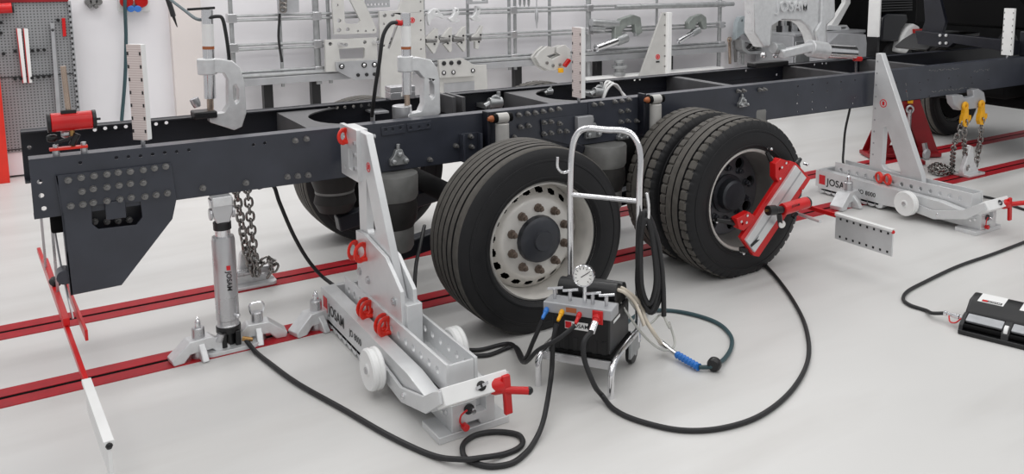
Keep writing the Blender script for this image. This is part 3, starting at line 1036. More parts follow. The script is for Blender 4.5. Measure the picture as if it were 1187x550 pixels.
MB().prism([(0.79, 0.70), (0.805, 0.655), (0.865, 0.655), (0.88, 0.70), (0.887, 0.775), (0.783, 0.775)], [], lambda a, c: (a, 4.425, c), (0, 0.07, 0)).build('head_fork', 'steel', jk, 0.004)
MB().box(0.790, 0.880, 4.415, 4.505, 0.74, 0.788).build('head_pad', 'cast_silver', jk, 0.004)
for s in (-1, 1):
    MB().cyl((0.835 + s * 0.045, 4.45, 0.70), (0.835 + s * 0.058, 4.45, 0.70), 0.03, n=16).build('head_pin', 'steel', jk, 0.003)
MB().lathe([(0.012, 0), (0.012, 0.015), (0.007, 0.02)], (0.868, 4.415, 0.175), (0.4, -0.9, 0), 10).build('bleed_screw', 'chrome', jk)
dv = V((-0.18, -0.98, 0)).normalized()
sv = V((0.98, -0.18, 0))
bq = V((0.835, 4.46, 0.43)) + dv * 0.0545
MB().obox(bq + sv * 0.016, sv * 0.009, V((0, 0, 0.011)), dv * 0.0012).build('red_mark', 'ink_red', jk)
text('lettering', 'JOSAM', 0.032, bq + sv * 0.006 + V((0, 0, -0.018)) + dv * 0.002, (0, 0, -1), sv, 'ink_black', jk)
anchor('cast floor anchor with pointed pin left of the support jack', (0.690, 4.43, 0.004), 0.15, False, 1.15)
anchor('cast floor anchor with wire loop right of the support jack', (0.975, 4.47, 0.004), -0.1, True, 1.15)
q = at(283, 398, Z=0.05)
MB().lathe([(0.012, 0), (0.012, 0.03), (0.009, 0.05)], (0.885, 4.40, 0.055), (1, -0.5, -0.2), 10).build('hose_coupling', 'brass', jk)

# ------------------------------------------------------------------ chains
def link_mesh(L=0.058, W=0.040, r=0.0078):
    pts = []
    h, w = L / 2 - W / 2, W / 2
    for i in range(7):
        a = PI * i / 6
        pts.append((w * math.cos(a), 0, h + w * math.sin(a)))
    for i in range(7):
        a = PI + PI * i / 6
        pts.append((w * math.cos(a), 0, -h + w * math.sin(a)))
    return MB().tube(pts, r, 6, True)


LINK = link_mesh().build('link', 'chain_steel')
link_used = [False]


def chain(pts, parent, pitch=0.042):
    pts = smooth(pts, 12)
    acc, nxt, i = 0.0, 0.0, 0
    for a, b_ in zip(pts[:-1], pts[1:]):
        seg = (b_ - a).length
        while nxt <= acc + seg:
            p = a + (b_ - a) * ((nxt - acc) / max(seg, 1e-6))
            d = (b_ - a).normalized()
            qn = d.to_track_quat('Z', 'Y') @ Matrix.Rotation(PI / 2 * (i % 2) + 0.4, 3, 'Z').to_quaternion()
            if not link_used[0]:
                link_used[0] = True
                o = LINK
            else:
                o = LINK.copy()
                COL.objects.link(o)
            o.parent = parent
            o.location = p - wloc(parent)
            o.rotation_mode = 'QUATERNION'
            o.rotation_quaternion = qn
            i += 1
            nxt += pitch
        acc += seg


def hook_shackle(p, parent, sc=1.0):
    p = V(p)
    mb = MB().ring(p, (0, 1, 0), 0.018 * sc, 0.011 * sc, 14, 8)
    pts = [(-0.018, -0.01), (0.018, -0.01), (0.024, -0.05), (0.034, -0.07), (0.036, -0.10), (0.015, -0.125), (-0.016, -0.12), (-0.032, -0.095), (-0.030, -0.06), (-0.02, -0.045)]
    mb.prism([(p.x + u * sc, p.z + w * sc) for u, w in pts], [circ(p.x + 0.004 * sc, p.z - 0.088 * sc, 0.014 * sc, 8)], lambda a, c: (a, p.y - 0.012 * sc, c), (0, 0.024 * sc, 0))
    mb.tube(smooth([p + V((0.02, 0, -0.07)) * sc, p + V((0.05, 0, -0.085)) * sc, p + V((0.052, 0, -0.06)) * sc], 4), 0.010 * sc, 8)
    return mb.build('chain_hook', 'yellow_paint', parent)


c1 = thing('anchor_chain', 'steel chain hanging from far beam to a cast anchor behind the jack', 'chain', (1.13, 5.31, 0))
chain([(1.065, 5.26, 0.78), (1.07, 5.25, 0.60), (1.085, 5.23, 0.40), (1.10, 5.22, 0.24), (1.13, 5.21, 0.10)], c1)
chain([(1.125, 5.25, 0.78), (1.13, 5.24, 0.60), (1.135, 5.22, 0.40), (1.14, 5.21, 0.22), (1.15, 5.20, 0.08)], c1)
hook_shackle((1.07, 5.26, 0.86), c1, 1.0)
hook_shackle((1.125, 5.26, 0.86), c1, 1.0)
MB().prism([(-0.13, 0), (0.13, 0), (0.135, 0.03), (0.06, 0.06), (0.035, 0.20), (-0.02, 0.23), (-0.05, 0.20), (-0.07, 0.06), (-0.13, 0.03)], [], lambda a, c: (1.13 + a, 5.28, 0.004 + c), (0, 0.05, 0)).build('anchor_plate', 'cast_silver', c1, 0.006)
MB().prism(rrect(1.0, 1.27, 5.22, 5.38, 0.03), [], lambda a, c: (a, c, 0.004), (0, 0, 0.02)).build('anchor_base', 'cast_silver', c1, 0.004)
MB().cyl((1.04, 5.26, 0.10), (1.25, 5.26, 0.10), 0.022, n=12).cyl((1.22, 5.26, 0.06), (1.26, 5.26, 0.15), 0.02, n=10).build('cross_pin', 'steel', c1)
chain([(1.17, 5.22, 0.14), (1.21, 5.21, 0.17), (1.25, 5.20, 0.13), (1.22, 5.20, 0.08)], c1)

c2 = thing('anchor_chain', 'steel chain with two yellow hooks hung from grey plate near the cab', 'chain', (7.18, 4.45, 0))
hp = [at(a, c, Y=4.40) for a, c in [(1104, 111), (1106, 121), (1112, 128), (1138, 125), (1143, 118), (1141, 107), (1135, 103), (1128, 105), (1129, 112), (1118, 114), (1116, 110)]]
MB().prism([(p.x, p.z) for p in hp], [], lambda a, c: (a, 4.40, c), (0, 0.07, 0)).build('beam_hook', 'tool_grey', c2, 0.008)
qa, qb = at(1117, 123, Y=4.40), at(1136, 121, Y=4.40)
qa.y = qb.y = 4.385
hook_shackle(qa, c2, 1.5)
hook_shackle(qb, c2, 1.5)
an = at(1127, 205, Z=0.0)
chain([qa + V((0.02, 0, -0.15)), qa + V((0.02, 0.0, -0.30)), V((an.x - 0.06, an.y + 0.05, 0.22)), V((an.x - 0.05, an.y + 0.03, 0.08))], c2, 0.043)
chain([qa + V((-0.03, 0, -0.15)), qa + V((-0.05, 0.05, -0.36)), at(1104, 190, Z=0.10), at(1103, 197, Z=0.03), at(1092, 201, Z=0.03), at(1078, 197, Z=0.03), at(1085, 191, Z=0.03), at(1098, 194, Z=0.05), at(1105, 200, Z=0.02), at(1088, 198, Z=0.06), at(1082, 194, Z=0.07), at(1096, 197, Z=0.08)], c2, 0.043)
chain([qb + V((0.02, 0, -0.15)), qb + V((0.02, 0.0, -0.35)), V((an.x + 0.17, an.y + 0.06, 0.22)), V((an.x + 0.12, an.y + 0.04, 0.06))], c2, 0.043)
MB().prism([(-0.11, 0), (0.14, 0), (0.13, 0.04), (0.05, 0.14), (0.03, 0.27), (-0.02, 0.29), (-0.06, 0.18), (-0.10, 0.10), (-0.12, 0.05)], [circ(-0.03, 0.08, 0.025)], lambda a, c: (an.x + a, an.y + 0.02, c + 0.004), (0, 0.05, 0)).build('anchor_plate', 'cast_silver', c2, 0.008)
MB().box(an.x - 0.10, an.x + 0.16, an.y - 0.03, an.y + 0.13, 0.004, 0.03).build('anchor_base', 'cast_silver', c2, 0.006)


# ------------------------------------------------------------------ pulling benches with towers
def red_ring(c, nrm, parent, R=0.036, name='locking_ring'):
    a = V(nrm).normalized()
    mb = MB().ring(c, nrm, R, 0.0075, 18, 8, 1.9)
    mb.cyl(V(c) + V((0, 0, -R)), V(c) + V((0, 0, -R)) + V((0.05, 0, 0)), 0.011, n=10)
    return mb.build(name, 'red_bright', parent)


def bench(label, root_loc, long_handle):
    """local frame: x across, y from the handle end towards the truck, z up"""
    t = thing('pulling_bench', label, 'pulling bench', (0, 0, 0), 'aluminium pulling benches')
    # front foot
    MB().box(-0.155, 0.165, 0.0, 0.17, 0.0, 0.03).build('foot_plate', 'aluminium', t, 0.003)
    ft = MB()
    ft.prism([(-0.095, 0.03), (-0.035, 0.03), (-0.025, 0.055), (0.025, 0.055), (0.035, 0.03), (0.10, 0.03), (0.10, 0.145), (0.06, 0.145), (0.06, 0.085), (0.015, 0.085), (0.015, 0.145), (-0.095, 0.145)], [],
             lambda a, c: (a, 0.005, c), (0, 0.055, 0))
    ft.prism([(0.06, 0.03), (0.42, 0.03), (0.42, 0.06), (0.30, 0.10), (0.16, 0.145), (0.06, 0.145)], [], lambda a, c: (-0.095, a, c), (0.195, 0, 0))
    ft.build('foot_block', 'aluminium', t, 0.003)
    MB().cyl((-0.02, 0.006, 0.115), (-0.02, -0.004, 0.115), 0.022, n=14).build('port', 'black_plastic', t)
    MB().cyl((-0.012, 0.0, 0.113), (-0.012, -0.03, 0.113), 0.010, n=12).build('coupling', 'chrome', t)
    MB().tube(smooth([(-0.035, -0.012, 0.12), (-0.065, -0.02, 0.11), (-0.07, -0.02, 0.08), (-0.05, -0.015, 0.055)], 6), 0.004, 6).build('dust_cap_strap', 'red_gloss', t)
    MB().cyl((-0.046, -0.002, 0.052), (-0.046, -0.028, 0.052), 0.015, n=14).build('dust_cap', 'red_gloss', t, 0.002)
    for k, (yy, zz) in enumerate(((0.05, 0.10), (0.085, 0.085), (0.06, 0.125))):
        MB().cyl((-0.094, yy, zz), (-0.101, yy, zz), 0.009, n=10).build('screw', 'chrome', t)
    # side beams with toothed lower edge near the truck
    L = 1.46
    for s in (-1, 1):
        pts = [(0.05, 0.12), (0.38, 0.075), (0.80, 0.045)]
        n = 9
        for i in range(n):
            y = 0.80 + (L - 0.80) * i / n
            w = (L - 0.80) / n
            pts += [(y + w * 0.1, 0.018), (y + w * 0.5, 0.010), (y + w * 0.9, 0.018), (y + w, 0.040)]
        pts += [(L, 0.205), (0.30, 0.185), (0.05, 0.15)]
        x0, bw = (-0.160, 0.070) if s < 0 else (0.075, 0.040)
        MB().prism(pts, [], lambda a, c: (x0, a, c), (bw, 0, 0)).build('side_beam', 'aluminium', t, 0.003)
    MB().box(-0.16, 0.115, L, L + 0.03, 0.06, 0.20).build('end_plate', 'aluminium', t, 0.003)
    MB().box(-0.09, 0.09, 0.42, 1.40, 0.05, 0.07).build('bottom_plate', 'tool_grey', t)
    # upper channel: two plates with rows of holes
    for s in (-1, 1):
        hs = [circ(0.19 + 0.085 * i, 0.222, 0.0165, 12) for i in range(14)]
        x0 = -0.072 if s < 0 else 0.058
        MB().prism([(0.10, 0.165), (1.36, 0.165), (1.36, 0.278), (0.10, 0.278)], hs, lambda a, c: (x0, a, c), (0.014, 0, 0)).build('channel_plate', 'aluminium', t, 0.002)
    MB().box(-0.072, 0.072, 0.11, 1.36, 0.150, 0.168).build('channel_floor', 'aluminium', t, 0.002)
    MB().box(-0.058, 0.058, 0.105, 0.118, 0.168, 0.27).build('channel_end', 'aluminium', t, 0.002)
    # bent lift arms
    arm = [(0.62, 0.15), (0.34, 0.112), (0.10, 0.172), (0.0, 0.235), (-0.06, 0.262), (-0.075, 0.215), (0.07, 0.112), (0.33, 0.048), (0.62, 0.075)]
    for x0 in (-0.180, 0.118):
        MB().prism(arm, [], lambda a, c: (x0, a, c), (0.014, 0, 0)).build('lift_arm', 'aluminium', t, 0.002)
    for y_, z_ in ((0.30, 0.09), (0.52, 0.12)):
        MB().lathe([(0.014, 0), (0.014, 0.006), (0.008, 0.010)], (-0.180, y_, z_), (-1, 0, 0), 12).build('arm_bolt', 'chrome', t)
    # tilted white cross block with its knob
    up = V((0, 0.55, 0.835)); fw = V((0, -0.835, 0.55))
    MB().obox((-0.02, -0.035, 0.215), V((0.145, 0, 0)), up * 0.036, fw * 0.045).build('cross_block', 'white_paint', t, 0.004)
    kc = V((0.00, -0.035, 0.215)) + fw * 0.046
    MB().lathe([(0.020, 0), (0.020, 0.004), (0.010, 0.006), (0.010, 0.014)], kc, fw, 14).build('knob', 'black_plastic', t)
    MB().obox(kc + fw * 0.010, V((0.026, 0, 0.006)), up * 0.006, fw * 0.004).build('knob_wing', 'steel', t)
    # red handle
    hx = 0.100
    MB().lathe([(0.030, 0), (0.036, 0.015), (0.036, 0.045), (0.026, 0.06)], (hx - 0.05, -0.055, 0.215), (1, -0.25, 0), 18).build('handle_hub', 'red_gloss', t)
    MB().bar((hx + 0.004, -0.085, 0.262), (hx + 0.012, -0.09, 0.095), 0.034, 0.020, (0, 1, 0)).build('handle_lever', 'red_gloss', t, 0.004)
    if long_handle:
        MB().cyl((hx, -0.07, 0.21), (hx + 0.35, -0.33, 0.26), 0.017, n=14).build('handle_grip', 'red_gloss', t)
    else:
        MB().cyl((hx - 0.01, -0.08, 0.20), (hx + 0.085, -0.13, 0.19), 0.016, n=14).build('handle_grip', 'red_gloss', t)
        MB().sphere((hx + 0.087, -0.131, 0.19), 0.017, 10).build('grip_end', 'black_plastic', t)
    # wheels
    for s in (-1, 1):
        o = MB().lathe([(0.0, 0), (0.022, 0.0), (0.03, 0.006), (0.075, 0.004), (0.088, 0.0), (0.095, 0.008), (0.095, 0.022), (0.088, 0.027), (0.088, 0.033), (0.095, 0.038), (0.095, 0.052), (0.086, 0.06), (0.0, 0.06)],
                       (-0.255 if s < 0 else 0.205, 0.54, 0.13), (-s, 0, 0), 32, False).build('transport_wheel', 'white_plastic', t)
        MB().lathe([(0.016, 0), (0.016, 0.008), (0.0, 0.011)], (-0.253 if s < 0 else 0.203, 0.54, 0.13), (s, 0, 0), 12, False).build('axle_cap', 'steel', o)
    # lettering on the side facing away from the tower's lean
    xo = -0.1612
    MB().box(xo - 0.0004, xo, 1.385, 1.45, 0.085, 0.165).build('red_mark', 'ink_red', t)
    text('lettering', 'JOSAM', 0.080, (xo - 0.0006, 1.365, 0.092), (0, -1, 0), (0, 0, 1), 'ink_black', t)
    text('lettering', 'JO 8000', 0.048, (xo - 0.0006, 1.04, 0.092), (0, -1, 0), (0, 0, 1), 'ink_black', t)
    t.location = root_loc
    return t


bn1 = bench('aluminium pulling bench with head plate on its tower, left of the single tyre', (0, 0, 0), False)
B1 = V((1.475, 3.02, 0))
# first tower (local coordinates)
tw = MB()
tw.prism([(1.185, 0.20), (1.175, 1.09), (1.04, 1.09), (0.655, 0.36), (0.64, 0.20)],
         [[(1.075, 0.60), (1.06, 0.86), (0.955, 0.63), (0.965, 0.60), (1.06, 0.585)]], lambda a, c: (-0.040, a, c), (0.036, 0, 0))
tw.build('tower', 'aluminium', bn1, 0.003)
for s in (-1, 1):
    x0 = -0.062 if s < 0 else -0.002
    MB().prism([(1.18, 0.17), (1.18, 0.575), (1.06, 0.585), (0.78, 0.545), (0.60, 0.43), (0.58, 0.17)], [], lambda a, c: (x0, a, c), (0.020, 0, 0)).build('tower_bracket', 'aluminium', bn1, 0.003)
    if s < 0:
        for (y_, z_) in ((1.14, 0.37), (1.02, 0.36), (0.68, 0.36)):
            MB().lathe([(0.022, 0), (0.022, 0.004), (0.016, 0.005), (0.016, 0.012)], (x0, y_, z_), (-1, 0, 0), 12).build('bracket_bolt', 'steel', bn1)
MB().box(-0.045, 0.030, 0.57, 0.67, 0.165, 0.37).build('tower_foot', 'aluminium', bn1, 0.003)
hd = MB()
hd.prism(rrect(1.12, 1.37, 0.835, 1.10, 0.006, 2), [rrect(1.19, 1.25, 0.88, 0.99, 0.01, 3), circ(1.31, 0.88, 0.012), circ(1.31, 1.05, 0.012)], lambda a, c: (-0.060, a, c), (0.022, 0, 0))
hd.build('head_plate', 'aluminium', bn1, 0.003)
MB().box(-0.038, 0.020, 1.18, 1.37, 0.86, 1.09).build('head_block', 'aluminium', bn1, 0.003)
for z_ in (0.90, 0.97, 1.03):
    MB().cyl((-0.060, 1.15, z_), (-0.068, 1.15, z_), 0.010, n=10).build('head_screw', 'steel', bn1)
MB().cyl((-0.004, 1.12, 1.06), (0.035, 1.12, 1.06), 0.011, n=10).build('head_pin', 'chrome', bn1)
red_ring((-0.080, 1.26, 1.05), (0.5, -0.85, 0), bn1, 0.032)
red_ring((-0.090, 1.145, 0.485), (0.6, -0.8, 0), bn1, 0.040)
red_ring((-0.090, 1.03, 0.505), (0.45, -0.9, 0), bn1, 0.040)
for y_ in (1.00, 0.955, 0.76, 0.715):
    red_ring((-0.100, y_, 0.235), (0.45, -0.9, 0), bn1, 0.037)
lg = bn1
MB().ring((-0.0405, 1.02, 0.93), (1, 0, 0), 0.022, 0.0025, 20, 5).build('red_mark', 'ink_red', bn1)
MB().box(-0.0415, -0.040, 1.012, 1.028, 0.92, 0.942).build('red_mark', 'ink_red', bn1)
bn1.location = B1

bn2 = bench('aluminium pulling bench with plain triangular tower, right of the twin tyres', (0, 0, 0), True)
B2 = V((5.79, 3.38, 0))
t2 = MB().prism([(1.05, 0.19), (1.035, 1.225), (0.985, 1.228), (0.555, 0.31), (0.54, 0.19)],
                [[(0.93, 0.33), (0.925, 0.64), (0.905, 0.65), (0.745, 0.31), (0.75, 0.29), (0.90, 0.30)]], lambda a, c: (-0.028, a, c), (0.056, 0, 0))
t2.build('tower', 'aluminium', bn2, 0.004)
for i in range(9):
    MB().cyl((-0.0285, 1.015, 0.40 + 0.095 * i), (-0.030, 1.015, 0.40 + 0.095 * i), 0.008, n=8).build('tower_hole', 'tool_grey', bn2)
MB().ring((-0.029, 0.94, 0.83), (1, 0, 0), 0.030, 0.0035, 20, 5).build('red_mark', 'ink_red', bn2)
MB().box(-0.0295, -0.028, 0.93, 0.95, 0.815, 0.845).build('red_mark', 'ink_red', bn2)
for y_ in (0.89, 0.81):
    red_ring((-0.105, y_, 0.245), (0.95, -0.3, 0), bn2, 0.038)
bn2.location = B2

anchor('cast floor anchor at the truck end of the left pulling bench', (1.265, 4.44, 0.004), 0.3, False, 1.2)
anchor('cast floor anchor against the lettered side of the right pulling bench', (5.50, 4.42, 0.004), 0.2, False, 1.55)

# ------------------------------------------------------------------ pump trolley
tr = thing('pump_trolley', 'chrome tube hand trolley standing before the single tyre', 'trolley', (0, 0, 0))
HW, DP = 0.176, 0.40
top = 1.13
path = [(-HW, DP, 0.10), (-HW, DP, 0.45), (-HW, DP, 0.85), (-HW + 0.005, DP + 0.01, 1.02), (-HW + 0.03, DP + 0.02, 1.10), (-HW + 0.08, DP + 0.02, top), (0, DP + 0.02, top), (HW - 0.08, DP + 0.02, top), (HW - 0.03, DP + 0.02, 1.10), (HW + 0.0, DP + 0.01, 1.02), (HW, DP, 0.85), (HW, DP, 0.45), (HW, DP, 0.10)]
MB().tube(smooth(path, 6), 0.0155, 12).build('handle_tube', 'chrome', tr)
MB().cyl((-HW, DP, 0.80), (HW, DP, 0.80), 0.012, n=12).build('cross_bar', 'chrome', tr)
for s in (-1, 1):
    MB().tube(smooth([(s * HW, 0.0, 0.0), (s * HW, 0.0, 0.07), (s * HW, 0.008, 0.12), (s * HW * 0.98, 0.06, 0.15), (s * HW * 0.97, 0.2, 0.155), (s * HW, DP, 0.155)], 6), 0.0155, 12).build('leg', 'chrome', tr)
MB().box(-HW + 0.01, HW - 0.01, 0.035, DP - 0.01, 0.145, 0.153).build('deck', 'galv', tr, 0.002)
MB().box(-HW + 0.01, HW - 0.01, 0.030, 0.036, 0.115, 0.153).build('deck_lip', 'steel', tr, 0.001)
for s in (-1, 1):
    MB().box(s * HW - 0.006, s * HW + 0.006, DP - 0.13, DP + 0.02, 0.06, 0.15).build('wheel_bracket', 'galv', tr, 0.002)
    wo = MB().lathe([(0.030, 0), (0.056, 0.003), (0.060, 0.010), (0.060, 0.026), (0.056, 0.033), (0.030, 0.036)], (s * 0.155 - 0.018, DP - 0.03, 0.06), (1, 0, 0), 24).build('trolley_wheel', 'black_plastic', tr)
    MB().cyl((s * 0.155 - 0.022, DP - 0.03, 0.06), (s * 0.155 + 0.022, DP - 0.03, 0.06), 0.02, n=12).build('wheel_hub', 'tool_grey', wo)
MB().tube(smooth([(HW + 0.012, DP, 0.70), (HW + 0.04, DP - 0.02, 0.70), (HW + 0.055, DP - 0.04, 0.72), (HW + 0.062, DP - 0.05, 0.79), (HW + 0.055, DP - 0.06, 0.86)], 5), 0.008, 8).build('hose_hook', 'chrome', tr)
MB().tube(smooth([(-HW, DP - 0.01, 0.92), (-HW - 0.02, DP - 0.05, 0.92), (-HW - 0.035, DP - 0.075, 0.95), (-HW - 0.035, DP - 0.075, 1.0)], 5), 0.007, 8).build('hose_hook', 'chrome', tr)
pu = thing('hydraulic_pump', 'black box hydraulic pump with white dial gauge on the trolley', 'pump', (0, 0, 0))
MB().box(-0.128, 0.152, 0.05, 0.33, 0.156, 0.345).build('tank', 'black_plastic', pu, 0.008)
for i in range(6):
    MB().box(-0.115 + 0.046 * i, -0.092 + 0.046 * i, 0.047, 0.05, 0.17, 0.235).build('tank_rib', 'black_plastic', pu, 0.001)
MB().box(-0.140, 0.160, 0.04, 0.34, 0.153, 0.172).build('tank_base', 'black_matte', pu, 0.004)
MB().box(-0.163, 0.168, 0.03, 0.13, 0.345, 0.395).build('manifold', 'tool_grey', pu, 0.005)
MB().cyl((-0.15, 0.21, 0.405), (0.140, 0.21, 0.405), 0.048, n=24).build('motor', 'black_plastic', pu, 0.006)
MB().cyl((-0.15, 0.29, 0.39), (0.14, 0.29, 0.39), 0.042, n=24).build('motor', 'black_plastic', pu, 0.006)
MB().box(-0.13, 0.14, 0.14, 0.32, 0.345, 0.385).build('top_plate', 'black_plastic', pu, 0.004)
MB().box(0.152, 0.1535, 0.10, 0.19, 0.305, 0.318).build('side_strip', 'white_plastic', pu)
for x in (-0.125, -0.050, 0.060, 0.125):
    MB().cyl((x, 0.08, 0.395), (x, 0.08, 0.438), 0.009, n=10).build('valve_stem', 'steel', pu)
    MB().cyl((x - 0.034, 0.075, 0.440), (x + 0.034, 0.095, 0.446), 0.0065, n=10).build('valve_handle', 'chrome', pu)
# gauge
gd = V((0.10, -1, 0.18)).normalized()
gc = V((0.022, 0.06, 0.528))
MB().cyl((0.022, 0.08, 0.395), (0.022, 0.08, 0.49), 0.010, n=10).build('gauge_stem', 'chrome', pu)
MB().lathe([(0.0, -0.03), (0.044, -0.03), (0.050, -0.022), (0.050, 0.004), (0.046, 0.008), (0.043, 0.004)], gc, gd, 28, False).build('gauge_case', 'chrome', pu)
gf = MB().lathe([(0.044, 0.003), (0.0, 0.0031)], gc, gd, 28, False).build('gauge_dial', 'dial_white', pu)
gx = gd.cross(V((0, 0, 1))).normalized() * -1
gy = gx.cross(gd) * -1
gx = V((0, 0, 1)).cross(-gd).normalized() * -1
gy = V((0, 0, 1)) - gd * gd.z
gy.normalize()
tk = MB()
for i in range(11):
    a = math.radians(225 - 27 * i)
    d = gx * math.cos(a) + gy * math.sin(a)
    tk.bar(gc + gd * 0.0045 + d * 0.030, gc + gd * 0.0045 + d * 0.039, 0.0022, 0.0008, gd)
tk.build('gauge_tick', 'ink_black', gf)['kind'] = 'stuff'
d = gx * math.cos(math.radians(35)) + gy * math.sin(math.radians(35))
MB().bar(gc + gd * 0.005 - d * 0.012, gc + gd * 0.005 + d * 0.030, 0.003, 0.001, gd).build('gauge_needle', 'ink_black', gf)
# label on the tank
MB().box(-0.062, 0.050, 0.0455, 0.0465, 0.275, 0.312).build('name_plate', 'white_plastic', pu)
MB().box(-0.060, -0.030, 0.0448, 0.0456, 0.278, 0.309).build('red_mark', 'ink_red', pu)
text('lettering', 'JOSAM', 0.026, (-0.027, 0.0446, 0.285), (1, 0, 0), (0, 0, 1), 'ink_black', pu)
MB().box(-0.050, 0.0, 0.0285, 0.0305, 0.360, 0.382).build('orange_sticker', 'orange', pu)
coup = [(-0.145, 'blue_plastic', 0.012), (-0.070, 'yellow_paint', 0.012), (0.015, 'red_gloss', 0.012), (0.100, 'red_gloss', 0.020)]
for x, m, r in coup:
    MB().lathe([(r, 0), (r, 0.022), (r * 0.7, 0.026), (r * 0.7, 0.05), (r * 0.5, 0.06)], (x, 0.035, 0.360), (0, -0.9, -0.45), 14).build('coupling', m, pu)
MB().box(0.078, 0.128, 0.022, 0.030, 0.325, 0.388).build('coupling_guard', 'red_gloss', pu, 0.003)
MB().lathe([(0.016, 0), (0.016, 0.05)], (0.10, 0.0, 0.342), (0, -0.85, -0.5), 14).build('coupling', 'chrome', pu)
TM = Matrix.Translation(V((2.009, 3.0875, 0))) @ Matrix.Rotation(math.radians(-54.6), 4, 'Z')
for o in (tr, pu):
    o.location = (2.009, 3.0875, 0)
    o.rotation_euler = (0, 0, math.radians(-54.6))


def tl(x, y, z):
    return TM @ V((x, y, z))


HZ = 0.012
G = lambda px, py, z=HZ: at(px, py, Z=z)
# long hose from the jack, round a floor coil, up to the yellow coupling
hose('hydraulic_hose', [V((0.90, 4.39, 0.045)), G(296, 408), G(312, 421), G(345, 445), G(400, 476), G(450, 505), G(500, 528), G(534, 533, 0.03), G(559, 531, 0.03), G(584, 527), G(601, 520), G(606, 512), G(599, 504), G(576, 501), G(554, 504), G(540, 512), G(536, 521), G(540, 532), G(556, 539), G(573, 541), G(594, 537), G(609, 526), G(618, 515), G(627, 497, 0.03), G(633, 474, 0.05)] +
     [tl(-0.085, -0.06, 0.10), tl(-0.082, -0.045, 0.24), tl(-0.075, -0.02, 0.32)], 0.0115, 'hose_black', 'black hose from support jack coiling on the floor before the left bench')
hose('hydraulic_hose', [tl(-0.148, -0.01, 0.325), tl(-0.19, -0.02, 0.22), tl(-0.26, 0.03, 0.10), G(596, 402, 0.02), G(565, 412), G(535, 411), G(512, 404), G(498, 392), G(487, 375, 0.05), at(481, 345, Y=4.0), at(482, 310, Y=4.15), at(487, 285, Y=4.3), at(492, 262, Y=4.45)], 0.0105, 'hose_black', 'black hose from blue coupling passing left of the single tyre and up')
hose('hydraulic_hose', [tl(0.014, -0.02, 0.325), tl(-0.05, -0.06, 0.27), tl(-0.15, -0.06, 0.20), tl(-0.25, 0.0, 0.10), G(592, 399, 0.02), G(555, 406), G(525, 405), G(515, 408)], 0.0105, 'hose_black', 'black hose from small red coupling lying along the left bench')
hose('hydraulic_hose', [tl(0.10, -0.035, 0.318), tl(0.080, -0.085, 0.285), tl(0.090, -0.10, 0.205), tl(0.135, -0.10, 0.10), G(698, 459, 0.03), G(712, 475), G(740, 488), G(790, 499), G(840, 496), G(885, 480), G(920, 450), G(937, 415), G(934, 380), G(920, 350), G(900, 322), G(880, 300)], 0.0115, 'hose_black', 'black hose from large red coupling sweeping across floor to the twin tyres')
# hose hanging in a bundle on the trolley hook
hk = tl(HW + 0.045, DP - 0.035, 0.715)
hb = []
for k in range(4):
    w = 0.05 + 0.012 * k
    dx = V((0.8, -0.5, 0)).normalized()
    dy = V((0.5, 0.8, 0))
    o = dy * (0.012 * k - 0.015)
    bt = 0.40 + 0.03 * (k % 2)
    hb += [hk + o + dx * (-w * 0.35) + V((0, 0, -0.02)), hk + o + V((0, 0, 0.016 + 0.006 * k)), hk + o + dx * (w * 0.5) + V((0, 0, -0.05)), hk + o + dx * (w * 1.0) + V((0, 0, -bt * 0.7)), hk + o + dx * (w * 0.4) + V((0, 0, -bt - 0.01 * k)), hk + o + dx * (-w * 0.4) + V((0, 0, -bt * 0.75))]
hb += [hk + V((-0.02, 0, -0.02)), hk + V((0.0, 0, 0.045)), hk + V((0.05, -0.03, -0.10)), hk + V((0.075, -0.04, -0.30)), hk + V((0.08, -0.045, -0.47))]
hose('hydraulic_hose', hb, 0.0125, 'hose_black', 'bundle of black hose hanging from the trolley hook')
e0 = hk + V((0.08, -0.045, -0.47))
hose('clear_tube', [e0, e0 + V((0.02, -0.02, -0.06)), at(776, 375, Y=3.2), at(782, 400, Y=3.15), at(768, 406, Y=3.1), at(745, 388, Y=3.1), tl(0.13, 0.24, 0.36)], 0.006, 'clear_hose', 'thin clear tube looping from hanging hose bundle to the pump', 'tube')
hose('clear_tube', [e0 + V((-0.005, 0, 0)), at(764, 366, Y=3.2), at(752, 376, Y=3.2), at(742, 366, Y=3.2), tl(0.14, 0.27, 0.40)], 0.006, 'clear_hose', 'short clear tube at the pump behind the cream hose', 'tube')
p1 = [tl(0.115, 0.25, 0.42), tl(0.16, 0.25, 0.41), at(742, 352, Y=3.15), at(748, 370, Y=3.1), at(757, 385, Y=3.05), G(766, 398, 0.06)]
hose('cream_hose', p1, 0.010, 'cream_hose', 'cream air hose from pump down to the blue ribbed grip')
hose('cream_hose', [tl(0.115, 0.20, 0.43), tl(0.17, 0.2, 0.42), at(735, 350, Y=3.1), at(742, 365, Y=3.05), at(747, 378, Y=3.02)], 0.009, 'cream_hose', 'shorter cream hose on the pump nearer the gauge')
ag = thing('air_coupling', 'blue ribbed air coupling with steel fitting on the floor', 'coupling', G(795, 420))
pA, pB, pC, pD = G(766, 398, 0.05), G(784, 411, 0.03), G(810, 426, 0.022), G(828, 424, 0.03)
MB().cyl(pA, pA + (pB - pA) * 0.5, 0.016, n=14).cyl(pA + (pB - pA) * 0.45, pB, 0.012, n=14).build('steel_fitting', 'chrome', ag)
dd = (pC - pB)
L_ = dd.length
MB().lathe([(0.014 + (0.005 if i % 2 else 0.0), L_ * i / 15) for i in range(16)], pB, dd, 16).build('ribbed_grip', 'blue_plastic', ag)
